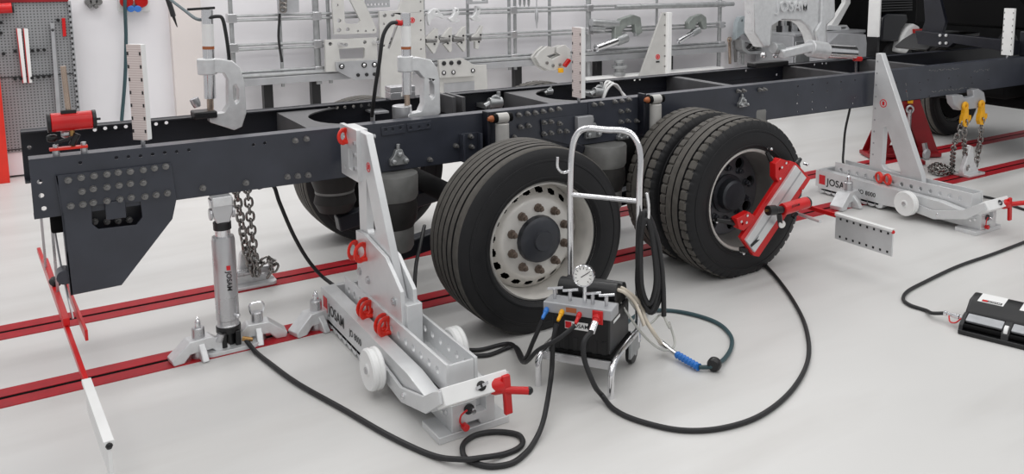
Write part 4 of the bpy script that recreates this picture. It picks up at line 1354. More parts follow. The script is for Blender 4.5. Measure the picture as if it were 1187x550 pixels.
hose('air_hose', [pC, G(820, 426, 0.02), pD, G(840, 416, 0.02), G(848, 402), G(846, 388), G(830, 374), G(800, 364), G(770, 360), G(745, 362, 0.04), tl(0.12, 0.30, 0.20)], 0.011, 'hose_teal', 'blue-grey air hose curving on the floor right of the trolley')
MB().lathe([(0.012, -0.02), (0.028, -0.02), (0.034, -0.01), (0.034, 0.01), (0.028, 0.02), (0.012, 0.02)], pD + V((0, 0, 0.006)), V((1, 0.5, 0.1)), 18).build('hose_weight', 'black_plastic', ag)
# hose from the underside of near beam to the back of the left bench
hose('hydraulic_hose', [at(300, 218, Y=4.9), at(316, 215, Y=4.75), at(324, 235, Y=4.72), at(338, 268, Y=4.72), at(352, 294, Y=4.72), at(366, 313, Y=4.72), at(380, 326, Y=4.70), V((1.47, 4.40, 0.12))], 0.0105, 'hose_black', 'black hose dropping from under the near beam into the left bench')
hose('hydraulic_hose', [at(994, 84, Y=4.70), at(990, 100, Y=4.75), at(985, 127, Y=4.80), at(980, 150, Y=4.80), at(978, 172, Y=4.78), at(978, 192, Y=4.72), V((5.79, 4.60, 0.12))], 0.0105, 'hose_black', 'black hose dropping behind the near beam into the right bench')
hose('hydraulic_hose', [V((4.088, 2.607, 0.048)), V((4.075, 2.67, 0.03)), G(1073, 360), G(1055, 354), G(1047, 347), G(1052, 338), G(1070, 328), G(1110, 309), G(1150, 295), G(1187, 281), G(1222, 268), G(1236, 259), G(1222, 251), G(1187, 243), G(1165, 235), G(1145, 229), at(1128, 228, Y=3.9), V((5.93, 3.62, 0.10))], 0.0105, 'hose_black', 'black hose leading from the foot pump round to the right bench')

# ------------------------------------------------------------------ wheel alignment clamp with laser on the twin wheel
wc = thing('wheel_clamp', 'red and silver wheel clamp with laser gripping the twin tyre rim', 'wheel clamp', (3.75, 3.60, 0.48))
YW = 3.62
W = lambda px, py, d=0.0: at(px, py, Y=YW - d)
XZ = lambda L, y_: [(lambda q: (q.x, q.z))(at(a, c, Y=y_)) for a, c in L]


def slab(name, pts, y0, th, m, parent, bevel=0.003, holes=()):
    return MB().prism(XZ(pts, y0), [circ(*XZ([h[:2]], y0)[0], h[2], 10) for h in holes], lambda a, c: (a, y0, c), (0, th, 0)).build(name, m, parent, bevel)


slab('beam', [(859, 276), (917, 187), (923, 189), (940, 207), (937, 212), (880, 298), (874, 297)], YW - 0.012, 0.03, 'red_gloss', wc)
slab('silver_rail', [(865, 279), (923, 192), (935, 206), (875, 293)], YW - 0.030, 0.02, 'aluminium', wc)
slab('rail_groove', [(869.5, 285), (928.5, 198), (929.5, 199.5), (870.7, 286.5)], YW - 0.0305, 0.001, 'tool_grey', wc, 0)
slab('rail_flash', [(870, 284), (880, 274), (877, 278.5), (881, 278), (871, 287)], YW - 0.0315, 0.002, 'black_plastic', wc, 0)
slab('bracket_plate', [(899, 190), (905, 184), (914, 187), (914, 196), (903, 212), (899, 206)], YW - 0.02, 0.05, 'red_gloss', wc, 0.003, [(904, 196, 0.010)])
slab('bracket_plate', [(854, 254), (869, 246), (875, 251), (873, 258), (862, 268), (857, 266)], YW - 0.02, 0.05, 'red_gloss', wc, 0.003, [(861, 260, 0.008)])
slab('bracket_plate', [(885, 274), (905, 250), (909, 254), (890, 281)], YW + 0.01, 0.03, 'red_gloss', wc, 0.003)
for a, c in ((W(903, 199), W(895, 178)), (W(858, 260), W(836, 257)), (W(869, 290), W(863, 291)), (W(925, 192), W(934, 186))):
    a.y = YW + 0.02
    c.y = YW + 0.045
    MB().cyl(a, c, 0.020, 0.012, n=12).build('grip_arm', 'black_plastic', wc)
for px, py in ((894, 173), (831, 257), (862, 294), (936, 191)):
    q = at(px, py, Y=3.68)
    MB().sphere(q, 0.011, 10).cyl(q, q + V((0, 0.03, 0)), 0.007, n=8).build('grip_tip', 'chrome', wc)
for px, py in ((911, 189), (906, 194), (904, 207), (866, 250), (859, 257), (865, 258), (930, 221)):
    MB().lathe([(0.008, 0), (0.008, 0.005), (0.0, 0.007)], W(px, py, 0.021), (0, -1, 0), 10, False).build('screw', 'chrome', wc)
l0, l1 = at(907, 243, Y=3.50), at(935, 235, Y=3.50)
MB().cyl(l0, l1, 0.036, n=24).build('laser_body', 'red_gloss', wc, 0.004)
MB().cyl(l1, l1 + (l1 - l0).normalized() * 0.012, 0.034, n=24).build('laser_cap', 'black_plastic', wc)
l2 = at(894, 244, Y=3.50)
MB().cyl(l2, l0, 0.022, n=18).cyl(l2 - (l0 - l2) * 0.3, l2 + (l0 - l2) * 0.35, 0.030, n=18).build('laser_lens', 'black_plastic', wc, 0.003)
MB().cyl(l2 - (l0 - l2) * 0.5, l2 - (l0 - l2) * 0.3, 0.008, n=10).build('lens_tip', 'brass', wc)
MB().bar(at(903, 247, Y=3.51), at(905, 262, Y=3.56), 0.03, 0.02).build('laser_mount', 'black_plastic', wc, 0.003)
q = at(906, 260, Y=3.54)
MB().lathe([(0.022, 0), (0.024, 0.004), (0.022, 0.010)], q, (-0.2, -1, 0), 18).build('level_dial', 'dial_white', wc)
MB().cyl(W(922, 247), at(951, 257, Y=3.32), 0.010, n=12).build('steel_rod', 'aluminium', wc)
MB().cyl(at(919, 252, Y=3.56), at(923, 247, Y=3.56), 0.016, n=12).build('rod_clamp', 'black_plastic', wc)
text('lettering', 'JOSAM', 0.022, at(918, 241, Y=3.463), (l1 - l0), (0, 0, 1), 'ink_black', wc)


# ------------------------------------------------------------------ red cross bars with white scale ends
def cross_bar(label, A, B, z, sc_len, plate_h, full):
    A, B = V((A[0], A[1], z)), V((B[0], B[1], z))
    d = (B - A).normalized()
    t = thing('scale_bar', label, 'scale bar', (A + B) / 2)
    MB().bar(A, B, 0.018, 0.028).build('bar', 'red_gloss', t, 0.002)
    e = B + d * sc_len
    n = d.cross(V((0, 0, 1)))
    MB().obox((B + e) / 2 + V((0, 0, 0.015 - plate_h / 2)), (e - B) / 2, n * 0.006, V((0, 0, plate_h / 2))).build('scale_plate', 'aluminium' if full else 'white_paint', t, 0.001)
    MB().obox((B + e) / 2 + V((0, 0, 0.010)), (e - B) / 2, n * 0.016, V((0, 0, 0.008))).build('scale_rib', 'white_paint', t, 0.001)
    mk = MB()
    for i in range(8):
        p = B + d * sc_len * (i + 0.8) / 8.4
        for zz in (-0.015, -plate_h * 0.78):
            mk.obox(p + V((0, 0, zz)) - n * -0.0065, d * 0.007, n * 0.001, V((0, 0, 0.007)))
            mk.obox(p + V((0, 0, zz)) - n * 0.0065, d * 0.007, n * 0.001, V((0, 0, 0.007)))
    if full:
        mk.build('scale_mark', 'ink_black', t)['kind'] = 'stuff'
    MB().sphere(e + V((0, 0, 0.0)), 0.012, 8).build('end_pin', 'red_gloss' if full else 'black_plastic', t)
    return t, A, B, d


sb1, A, B, d = cross_bar('long red bar with white scale end hung behind the chassis tail', (0.097, 5.72), (0.176, 3.73), 0.30, 0.56, 0.13, False)
p0, p1 = at(52, 316, Y=4.9), at(84, 388, Y=4.35)
MB().bar((0.115, 5.35, 0.335), (0.150, 4.35, 0.335), 0.026, 0.036).build('clamp_channel', 'red_gloss', sb1, 0.003)
MB().bar((0.185, 5.0, 0.305), (0.215, 4.22, 0.305), 0.012, 0.05).build('inner_bar', 'red_gloss', sb1, 0.002)
MB().lathe([(0.012, 0), (0.028, 0.008), (0.028, 0.022), (0.018, 0.03)], (0.13, 4.86, 0.36), (0.5, -0.5, 0.7), 14).build('clamp_knob', 'black_plastic', sb1)
for x, y_ in ((0.105, 5.18), (0.135, 4.75)):
    MB().box(x, x + 0.012, y_ - 0.006, y_ + 0.006, 0.34, 0.84).build('hanger_strip', 'steel', sb1)
MB().tube(smooth([(0.14, 4.60, 0.80), (0.155, 4.55, 0.55), (0.18, 4.45, 0.31)], 6), 0.005, 6).build('hanger_wire', 'steel', sb1)
sb2, A, B, d = cross_bar('red bar with dotted pale scale end beyond the twin tyres', (4.40, 5.70), (4.40, 3.62), 0.30, 0.44, 0.17, True)
MB().bar((4.43, 5.2, 0.335), (4.43, 4.1, 0.335), 0.03, 0.04).build('clamp_channel', 'red_gloss', sb2, 0.003)
for y_ in (4.52, 5.28):
    MB().box(4.40, 4.412, y_ - 0.006, y_ + 0.006, 0.31, 0.795).build('hanger_strip', 'steel', sb2)

# ------------------------------------------------------------------ foot pump at the right edge
fp = thing('foot_pump', 'black foot pump with grey pedals lying at the right edge', 'foot pump', (0, 0, 0))
Lf = 0.62
MB().prism([(0.0, 0.0), (0.34, 0.0), (0.34, 0.02), (0.0, 0.025)], [], lambda a, c: (0, a, c), (Lf, 0, 0)).build('base', 'black_plastic', fp, 0.006)
MB().prism([(0.115, 0.02), (0.34, 0.02), (0.345, 0.115), (0.325, 0.135), (0.185, 0.128), (0.125, 0.085)], [], lambda a, c: (0, a, c), (Lf, 0, 0)).build('housing', 'black_plastic', fp, 0.012)
for x0, x1 in ((0.0, 0.022), (0.205, 0.245), (Lf - 0.022, Lf)):
    MB().prism([(0.005, 0.02), (0.125, 0.02), (0.125, 0.085), (0.085, 0.078), (0.02, 0.05)], [], lambda a, c: (x0, a, c), (x1 - x0, 0, 0)).build('rib', 'black_plastic', fp, 0.004)
for x0, x1 in ((0.024, 0.203), (0.247, Lf - 0.024)):
    MB().prism([(0.058, 0.050), (0.118, 0.070), (0.113, 0.085), (0.050, 0.066)], [], lambda a, c: (x0, a, c), (x1 - x0, 0, 0)).build('pedal', 'pad_grey', fp, 0.004)
    MB().cyl((x0, 0.03, 0.042), (x1, 0.03, 0.042), 0.012, n=12).build('pedal_roller', 'black_matte', fp)
MB().cyl((0.216, 0.055, 0.055), (0.234, 0.055, 0.055), 0.030, n=18).build('guide_roller', 'white_plastic', fp)
zt = lambda y_: 0.128 + (y_ - 0.185) * 0.05 + 0.0006
def sticker(name, x0, x1, y0, y1, m, dz=0.0):
    return MB().add([(x0, y0, zt(y0) + dz), (x1, y0, zt(y0) + dz), (x1, y1, zt(y1) + dz), (x0, y1, zt(y1) + dz)], [(0, 1, 2, 3)]).build(name, m, fp)
sticker('name_sticker', 0.04, 0.17, 0.20, 0.32, 'white_plastic')
sticker('name_bar', 0.06, 0.16, 0.208, 0.236, 'ink_black', 0.0004)
sticker('red_mark', 0.062, 0.088, 0.211, 0.233, 'ink_red', 0.0008)
text('lettering', 'JOSAM', 0.020, (0.092, 0.214, zt(0.215) + 0.001), (1, 0, 0), (0, 1, 0.05), 'white_plastic', fp)
sticker('round_sticker', 0.25, 0.42, 0.20, 0.32, 'white_plastic')
MB().ring((0.335, 0.262, zt(0.262) + 0.0008), (0, -0.05, 1), 0.044, 0.005, 28, 6, 0.15).build('printed_ring', 'ink_black', fp)
MB().ring((0.335, 0.262, zt(0.262) + 0.0008), (0, -0.05, 1), 0.024, 0.004, 24, 6, 0.15).build('printed_ring', 'ink_black', fp)
MB().lathe([(0.012, 0), (0.0, 0.0005)], (0.335, 0.262, zt(0.262) + 0.0006), (0, 0, 1), 16, False).build('printed_dot', 'ink_black', fp)
MB().lathe([(0.010, 0), (0.010, 0.02), (0.014, 0.024), (0.014, 0.06), (0.010, 0.064), (0.010, 0.085), (0.013, 0.088), (0.013, 0.105)], (0.0, 0.11, 0.05), (-1, 0.1, 0), 12).build('coupling', 'chrome', fp)
MB().tube(smooth([(-0.01, 0.10, 0.05), (-0.03, 0.075, 0.03), (-0.06, 0.08, 0.025), (-0.075, 0.108, 0.045)], 6), 0.004, 6).build('cap_strap', 'red_gloss', fp)
fp.location = (4.005, 2.47, 0)
fp.rotation_euler = (0, 0, math.radians(-72.5))

# ------------------------------------------------------------------ red axle stand under the far beam
st = thing('axle_stand', 'dark red axle stand on casters under the far beam', 'axle stand', (7.46, 5.36, 0))
C = V((7.46, 5.36, 0))
ux = V((0.86, -0.47, 0)).normalized()
uy = V((0.47, 0.86, 0)).normalized()
for s in (-1, 1):
    f = lambda a, c: C + ux * a + uy * (s * 0.07) + V((0, 0, c))
    MB().prism([(-0.37, 0.02), (0.37, 0.02), (0.37, 0.06), (0.10, 0.70), (-0.10, 0.70), (-0.37, 0.06)], [[(-0.16, 0.10), (0.16, 0.10), (0.03, 0.42), (-0.03, 0.42)]], f, uy * 0.012).build('side_plate', 'red_stand', st, 0.003)
MB().obox(C + V((0, 0, 0.03)), ux * 0.38, uy * 0.13, V((0, 0, 0.02))).build('base_plate', 'red_stand', st, 0.006)
MB().obox(C - uy * 0.30 + V((0, 0, 0.03)) + uy * 0.15, ux * 0.05, uy * 0.30, V((0, 0, 0.02))).build('cross_foot', 'red_stand', st, 0.006)
MB().obox(C + V((0, 0, 0.40)), ux * 0.045, uy * 0.045, V((0, 0, 0.33))).build('column', 'red_stand', st, 0.004)
MB().obox(C + V((0, 0, 0.757)), ux * 0.09, uy * 0.06, V((0, 0, 0.030))).build('saddle', 'red_stand', st, 0.004)
q = C + ux * 0.03 - uy * 0.10
MB().bar(q + V((0, 0, 0.50)), q + V((0, 0, 0.20)), 0.035, 0.02, (1, 0, 0)).ring(q + V((0, 0, 0.50)), ux.cross(V((0, 0, 1))), 0.035, 0.012, 14, 8).build('pin_wrench', 'steel', st)
MB().obox(q + V((0, 0, 0.60)), ux * 0.025, uy * 0.012, V((0, 0, 0.04))).build('yellow_tag', 'yellow_paint', st, 0.003)
q = C + ux * 0.20 - uy * 0.16
MB().lathe([(0.03, 0), (0.05, 0.004), (0.055, 0.012), (0.055, 0.03), (0.05, 0.038), (0.03, 0.042)], q + V((0, 0, 0.055)) - ux * 0.02, ux * 0.7 - uy, 20).build('caster_wheel', 'tool_grey', st)
MB().bar(q + V((0, 0, 0.06)), q + V((0, 0.03, 0.16)), 0.05, 0.03).build('caster_fork', 'steel', st, 0.003)

# ------------------------------------------------------------------ big press on the far beam
pr = thing('frame_press', 'large cast silver press with arched opening resting on the far beam', 'press', (5.85, 5.28, 1.06))
PY = 5.20
po = [(872, -40), (968, -40), (969, 20), (959, 30), (960, 52), (946, 54), (943, 42), (936, 30), (929, 25), (904, 24), (896, 29), (895, 54), (886, 56), (875, 38), (876, 15)]
MB().prism(XZ(po, PY), [], lambda a, c: (a, PY, c), (0, 0.14, 0)).build('cast_frame', 'cast_silver', pr, 0.02)
rib = [(875, -30), (880, -30), (882, 15), (881, 36), (890, 53), (886, 55), (875, 38)]
MB().prism(XZ(rib, PY - 0.03), [], lambda a, c: (a, PY - 0.03, c), (0, 0.03, 0)).build('edge_rib', 'cast_silver', pr, 0.008)
rib = [(954, -30), (960, -30), (958, 30), (956, 50), (949, 50), (946, 36), (952, 26)]
MB().prism(XZ(rib, PY - 0.03), [], lambda a, c: (a, PY - 0.03, c), (0, 0.03, 0)).build('edge_rib', 'cast_silver', pr, 0.008)
text('lettering', 'JOSAM', 0.125, at(900, 13.5, Y=PY - 0.012), (1, 0, 0), (0, 0, 1), 'cast_silver', pr, 0.012)
a, b_ = at(940, 57, Y=5.0), at(958, 57, Y=5.0)
MB().cyl(at(938, 56, Y=5.05), at(957, 59, Y=5.05), 0.075, n=28).build('cylinder_collar', 'cast_silver', pr, 0.008)
MB().cyl(at(955, 59, Y=5.05), at(989, 61, Y=5.05), 0.064, n=28).build('cylinder', 'chrome', pr, 0.005)
MB().bar(at(905, 63, Y=5.05), at(942, 54, Y=5.05), 0.07, 0.075).build('press_arm', 'cast_silver', pr, 0.012)
MB().cyl(at(896, 56, Y=5.1), at(906, 57, Y=5.1), 0.05, n=18).build('swivel', 'galv', pr, 0.006)
MB().cyl(at(992, 57, Y=5.05), at(992, 66, Y=5.05), 0.020, n=14).build('elbow', 'steel', pr)
MB().cyl(at(990, 68, Y=5.03), at(998, 68.5, Y=5.03), 0.022, n=14).build('red_coupling', 'red_gloss', pr, 0.003)
MB().cyl(at(992, 69, Y=5.05), at(992, 85, Y=5.05), 0.012, n=12).build('feed_pipe', 'chrome', pr)
q = at(890, 66, Y=5.28)
MB().box(q.x - 0.20, q.x + 0.20, 5.22, 5.33, 1.06, 1.10).build('clamp_foot', 'black_plastic', pr, 0.008)
for px in (885, 899):
    q = at(px, 64, Y=5.2)
    MB().sphere(q, 0.028, 10).build('foot_ball', 'chrome', pr)
q0, q1 = at(868, 15, Y=5.28), at(877, 14.5, Y=5.28)
MB().cyl(q0, q1, 0.014, n=12).build('side_pin', 'chrome', pr)

# ------------------------------------------------------------------ tool rack along the back wall
RY = 9.20
rk = thing('wall_rack', 'galvanised tube rack full of tools along the white back wall', 'rack', (5.2, RY, 0))
for x, z0, z1, r in ((1.93, 0.0, 1.75, 0.022), (2.40, 0.66, 1.75, 0.018), (2.77, 0.66, 1.75, 0.034), (2.90, 0.66, 1.75, 0.02), (3.98, 0.66, 1.75, 0.018), (4.53, 0.66, 1.75, 0.018), (5.08, 0.66, 1.75, 0.02), (5.16, 0.66, 1.75, 0.02), (5.65, 0.70, 1.75, 0.02), (6.235, 0.0, 1.75, 0.034), (7.35, 0.70, 1.75, 0.018), (8.50, 0.0, 1.75, 0.03)):
    MB().cyl((x, RY + 0.03, z0), (x, RY + 0.03, z1), r, n=12).build('upright_tube', 'galv', rk)
for z in (1.385, 1.09):
    for dz in (0.022, -0.022):
        MB().cyl((1.93, RY, z + dz), (8.58, RY, z + dz), 0.0155, n=10).build('level_tube', 'galv', rk)
MB().cyl((1.93, RY - 0.03, 0.80), (8.58, RY - 0.03, 0.80), 0.022, n=10).build('level_tube', 'galv', rk)
MB().cyl((1.93, RY + 0.01, 0.835), (8.58, RY + 0.01, 0.835), 0.016, n=10).build('level_tube', 'galv', rk)
MB().box(1.93, 8.58, RY - 0.052, RY + 0.14, 0.70, 0.775).build('ledge', 'tool_grey', rk, 0.004)
for x in (2.25, 2.74, 3.6, 5.2, 6.4, 7.6):
    MB().box(x - 0.045, x + 0.045, RY + 0.02, RY + 0.12, 0.0, 0.70).build('leg', 'black_plastic', rk, 0.004)
for x in (1.93, 2.77, 5.12, 6.235, 8.50):
    for z in (1.385, 1.09, 0.81):
        MB().box(x - 0.045, x + 0.045, RY - 0.028, RY + 0.065, z - 0.045, z + 0.045).build('tube_clamp', 'steel', rk, 0.008)
TY = RY - 0.06


def wall_tool(name, label, cat, pts, m, th=0.03, holes=(), cuts=(), y=TY, group=None, bevel=0.003, sub=None):
    outer = XZ(pts, y - th)
    hl = [circ(*XZ([h[:2]], y - th)[0], h[2], 10) for h in holes] + [XZ(c, y - th) for c in cuts]
    o = MB().prism(outer, hl, lambda a, c: (a, y - th, c), (0, th, 0))
    cx = sum(p[0] for p in outer) / len(outer)
    zb = min(p[1] for p in outer)
    if sub is None:
        o = o.build(name, m, None, bevel, loc=(cx, y, zb))
        return tag(o, label, cat, group)
    t = thing(name, label, cat, (cx, y, zb), group)
    o.build(sub, m, t, bevel)
    return t


def pegs(parent, pts, r, y, m='ink_black', l=0.014, name='bolt_head'):
    for px, py in pts:
        q = at(px, py, Y=y)
        MB().lathe([(r, 0), (r, l * 0.6), (r * 0.6, l)], q, (0, -1, 0), 10).build(name, m, parent)


wall_tool('tower_plate', 'triangular open plate at rack top with diagonal slot and corner holes', 'tool plate',
          [(383, -30), (385, 0), (387.6, 40), (436, 38.5), (437, 34), (424, 6), (408, -30)], 'tool_plate', 0.04,
          [(391, 6, 0.014), (393, 24, 0.022), (393, 35, 0.024), (403, 34, 0.022), (415, 36, 0.012), (424, 36, 0.012), (433, 35, 0.012)],
          [[(398, -8), (400, 26), (403, 28), (415, 27.5), (418, 24), (402, -8)]])
wt = wall_tool('bracket_plate', 'pale plate with rectangular window hung on the rack', 'tool plate',
               [(377, 46.5), (437, 43.5), (438, 83), (411, 82), (378, 83)], 'tool_plate', 0.05,
               [(383, 51, 0.02), (393, 50.5, 0.016), (423, 49, 0.02), (433, 48.5, 0.016)],
               [[(393, 57), (394, 69), (422, 68), (423, 66), (423, 56), (421, 55)]], sub='plate')
slab2 = XZ([(389, 72), (438, 69.5), (438, 91), (411, 93), (390, 82)], TY - 0.075)
MB().prism(slab2, [], lambda a, c: (a, TY - 0.075, c), (0, 0.024, 0)).build('lower_plate', 'tool_grey', wt, 0.003)
pegs(wt, [(396, 77), (422, 75.5), (434, 75)], 0.030, TY - 0.076, 'ink_black')
pegs(wt, [(396, 77), (422, 75.5), (434, 75)], 0.016, TY - 0.088, 'chrome')
pegs(wt, [(415, 87), (425, 86.5), (434, 86)], 0.020, TY - 0.076, 'ink_black')
MB().cyl(at(392, 51, Y=TY - 0.04), at(402, 52, Y=TY - 0.14), 0.018, n=10).build('hang_peg', 'chrome', wt)
MB().cyl(at(432, 49, Y=TY - 0.04), at(440, 49, Y=TY - 0.14), 0.018, n=10).build('hang_peg', 'chrome', wt)
wall_tool('hole_strip', 'short plate with a row of holes at rack top left of the tower', 'tool plate', [(422, -12), (451, -13), (452, 8), (424, 9.5)], 'tool_grey', 0.02,
          [(427 + 4.2 * i, 5.4 - 0.15 * i, 0.014) for i in range(6)], (), RY - 0.03)
t = wall_tool('tower_plate', 'tall pale tower plate with dotted edge hung behind the middle clamp', 'tool plate',
              [(440, 13.5), (462, 12), (474, -25), (490, -26), (494, 70), (485, 74), (478, 85), (477, 118), (442, 121)], 'tool_plate', 0.045,
              [(446, 18, 0.022), (455.5, 17.5, 0.022), (445, 28, 0.014), (445, 53, 0.014)] + [(487.5 + 0.12 * k, 2 + 11 * k, 0.011) for k in range(6)],
              [[(449, 56), (459, 28), (462, 29), (452, 57)]], sub='plate')
MB().ring(at(478, 23.5, Y=TY - 0.047), (0, 1, 0), 0.026, 0.005, 18, 5).build('red_mark', 'ink_red', t)
q = at(478, 23.5, Y=TY - 0.047)
MB().box(q.x - 0.011, q.x + 0.011, q.y - 0.001, q.y + 0.001, q.z - 0.014, q.z + 0.014).build('red_mark', 'ink_red', t)
# hook clamps on the upper tube
for k, (x, lab) in enumerate(((503, 'left cast hook clamp of three on the upper rack tube'), (528, 'middle cast hook clamp of three on the upper rack tube'), (553, 'right cast hook clamp of three on the upper rack tube'))):
    y0 = 19 - 0.06 * (x - 503)
    if k == 0:
        pts = [(-7, -3), (-1, -9), (4, -9), (11, -1), (11, 3), (7, 1), (2, 0), (-3, 4), (-5, 11), (-7, 5)]
    else:
        pts = [(-1, -9), (4, -8), (5, -2), (1, 3), (6, 6), (3, 9), (-4, 8), (-8, 4), (-4, 2), (-1, -3)]
    wall_tool('hook_clamp', lab, 'clamp', [(x + a, y0 + c) for a, c in pts], 'cast_silver', 0.06, [(x + (3 if k == 0 else 1.5), y0 - 5, 0.012)], (), TY, 'cast hook clamps', 0.008)
# butterfly plates
for k, (x, lab) in enumerate(((502.5, 'leftmost butterfly-shaped spacer plate on the middle rack tube'), (518, 'second butterfly-shaped spacer plate from the left'), (534, 'third butterfly-shaped spacer plate from the left'), (554, 'rightmost butterfly-shaped spacer plate, apart from the others'))):
    y0 = 47 - 0.05 * (x - 502)
    pts = [(2, -14), (5, -14), (6, -2), (8, 1), (6, 4), (2, 14), (0, 15), (-9, 3), (-2, 2), (-2, -2), (-9, -2)]
    if k in (1, 2):
        pts = [(3, -14), (6, -15), (6, 13), (4, 15), (-4, 5), (1, 3), (1, -2), (-6, -3)]
    if k == 3:
        pts = [(4, -15), (6, -14), (4, 0), (0, 13), (-3, 12), (-3, 4), (-8, 3), (-7, -2), (-2, -5)]
    t = wall_tool('spacer_plate', lab, 'spacer plate', [(x + a, y0 + c) for a, c in pts], 'tool_plate', 0.05, (), (), TY, 'butterfly spacer plates', 0.004, 'plate')
    pegs(t, [(x + 1, y0 + 4), (x + 3, y0 - 4)], 0.012, TY - 0.051)
    MB().cyl(at(x - 9, y0 + 0.5, Y=TY - 0.03), at(x + 3, y0, Y=TY - 0.03), 0.03, n=12).build('centre_pin', 'bolt_steel', t)
# bolted plate with lower panel
t = wall_tool('bolted_plate', 'pale bolted plate over a wider panel right of the middle clamp', 'tool plate',
              [(509, 70), (536, 67.5), (551, 76), (551, 88), (510, 90.5)], 'tool_plate', 0.05, sub='plate', y=TY - 0.05)
MB().prism(XZ([(507, 78), (564, 75), (566, 110), (508, 114)], TY - 0.05), [], lambda a, c: (a, TY - 0.05, c), (0, 0.05, 0)).build('rear_panel', 'tool_plate', t, 0.004)
MB().prism(XZ([(515, 97), (550, 94), (550, 110), (515, 112)], TY - 0.058), [], lambda a, c: (a, TY - 0.058, c), (0, 0.008, 0)).build('inset_panel', 'tool_grey', t, 0.003)
pegs(t, [(514.5, 73.5), (523, 73), (532, 72.5), (514.5, 84.5), (525.5, 84), (548, 82)], 0.026, TY - 0.101, 'ink_black')
pegs(t, [(514.5, 84.5), (525.5, 84), (548, 82)], 0.014, TY - 0.112, 'chrome')
# twin round jaw tool
jw = thing('jaw_tool', 'pair of round grey jaw plates with red handle on the rack ledge', 'jaw tool', at(640, 82, Y=TY - 0.1))
for k, (dx, yy) in enumerate(((-5, TY - 0.02), (0, TY - 0.12))):
    pts = [(626, 60), (634, 53.5), (643, 55), (643, 62), (634, 65), (640, 69), (650, 64), (645, 61), (646, 55), (655, 52), (661, 57), (662, 66), (658, 75), (650, 81), (636, 82), (626, 76), (621, 67)]
    MB().prism(XZ([(a + dx, c) for a, c in pts], yy), [], lambda a, c: (a, yy, c), (0, 0.045, 0)).build('jaw_plate', 'tool_plate', jw, 0.006)
pegs(jw, [(634, 73), (641, 76), (649, 75)], 0.02, TY - 0.122, 'bolt_steel')
MB().bar(at(654, 77, Y=TY - 0.17), at(660, 69, Y=TY - 0.17), 0.05, 0.045).build('handle', 'lamp_red', jw, 0.006)
MB().box(*(lambda p: (p.x - 0.03, p.x + 0.03, p.y - 0.02, p.y + 0.02, p.z - 0.035, p.z + 0.02))(at(650, 81, Y=TY - 0.15))).build('yellow_clip', 'yellow_paint', jw, 0.004)
# C-clamps resting on the rack
def rack_clamp(label, pts, cyl, y, r=0.045, knob=None):
    q = at(*pts[0], Y=y)
    t = thing('rack_clamp', label, 'clamp', q, 'green-grey C-clamps stored on the rack')
    MB().prism(XZ(pts, y), [], lambda a, c: (a, y, c), (0, 0.09, 0)).build('c_frame', 'tool_green', t, 0.012)
    a, b_ = at(*cyl[0], Y=y + 0.04), at(*cyl[1], Y=y + 0.04)
    MB().cyl(a, b_, r, n=20).build('ram', 'chrome', t, 0.004)
    MB().cyl(a + (b_ - a) * 0.72, a + (b_ - a) * 1.06, r * 1.25, n=20).build('collar', 'galv', t, 0.004)
    for kk in (knob or ()):
        MB().cyl(at(*kk[0], Y=y + 0.04), at(*kk[1], Y=y + 0.04), kk[2], n=14).build('screw_end', 'galv', t)
    return t


rack_clamp('larger green-grey C-clamp with chrome ram on the rack', [(713, 32), (720, 22), (735, 17), (743, 20), (745, 38), (740, 41), (737, 38), (736, 28), (728, 30), (722, 36), (720, 48), (713, 47)], ((691, 56), (724, 44)), TY - 0.05, 0.055,
           [((685, 26), (716, 28), 0.05), ((686, 33), (700, 34), 0.035), ((737, 36), (737, 42), 0.03)])
rack_clamp('smaller green-grey C-clamp with chrome ram at the right end of rack', [(798, 26), (803, 20), (814, 16), (819, 20), (820, 33), (817, 34.5), (814, 30), (813, 25), (808, 27), (805, 34), (799, 34)], ((786, 48), (809, 35)), TY - 0.05, 0.04)
t = thing('threaded_fitting', 'grey stepped cylinder fitting standing behind the far beam', 'fitting', at(718, 84, Y=TY - 0.12))
for (yy0, yy1, r) in ((70, 73, 0.065), (73, 76, 0.045), (76, 79, 0.10), (79, 83, 0.06), (83, 88, 0.075)):
    a, b_ = at(718, yy0, Y=TY - 0.12), at(718, yy1, Y=TY - 0.12)
    b_.x = a.x = at(718, 79, Y=TY - 0.12).x
    MB().cyl(a, b_, r, n=18).build('step', 'galv', t, 0.003)
t = thing('measuring_tower', 'tall white triangular tower plate with red mark behind the far beam', 'tower plate', (7.25, 9.0, 0))
p = XZ([(768, 14.5), (772, 14.3), (772, 84), (743, 84)], 8.95)
MB().prism([(p[0][0], p[0][1]), (p[1][0], p[1][1]), (p[1][0] + 0.06, 0.0), (6.78, 0.0), (p[3][0], p[3][1])], [], lambda a, c: (a, 8.95, c), (0, 0.03, 0)).build('plate', 'tool_plate', t, 0.003)
MB().box(p[1][0], p[1][0] + 0.065, 8.90, 8.99, 0.0, p[1][1]).build('flange', 'white_paint', t, 0.004)
q = at(762.5, 66, Y=8.949)
MB().ring(q, (0, 1, 0), 0.030, 0.006, 18, 5).build('red_mark', 'ink_red', t)
MB().box(q.x - 0.012, q.x + 0.012, 8.946, 8.95, q.z - 0.016, q.z + 0.016).build('red_mark', 'ink_red', t)
MB().box(q.x - 0.03, q.x + 0.03, 8.947, 8.95, q.z - 0.075, q.z - 0.055).build('dark_mark', 'ink_black', t)
pegs(t, [(770.5, 17 + 12 * k) for k in range(6)], 0.012, 8.949, 'bolt_steel', 0.006, 'rivet')
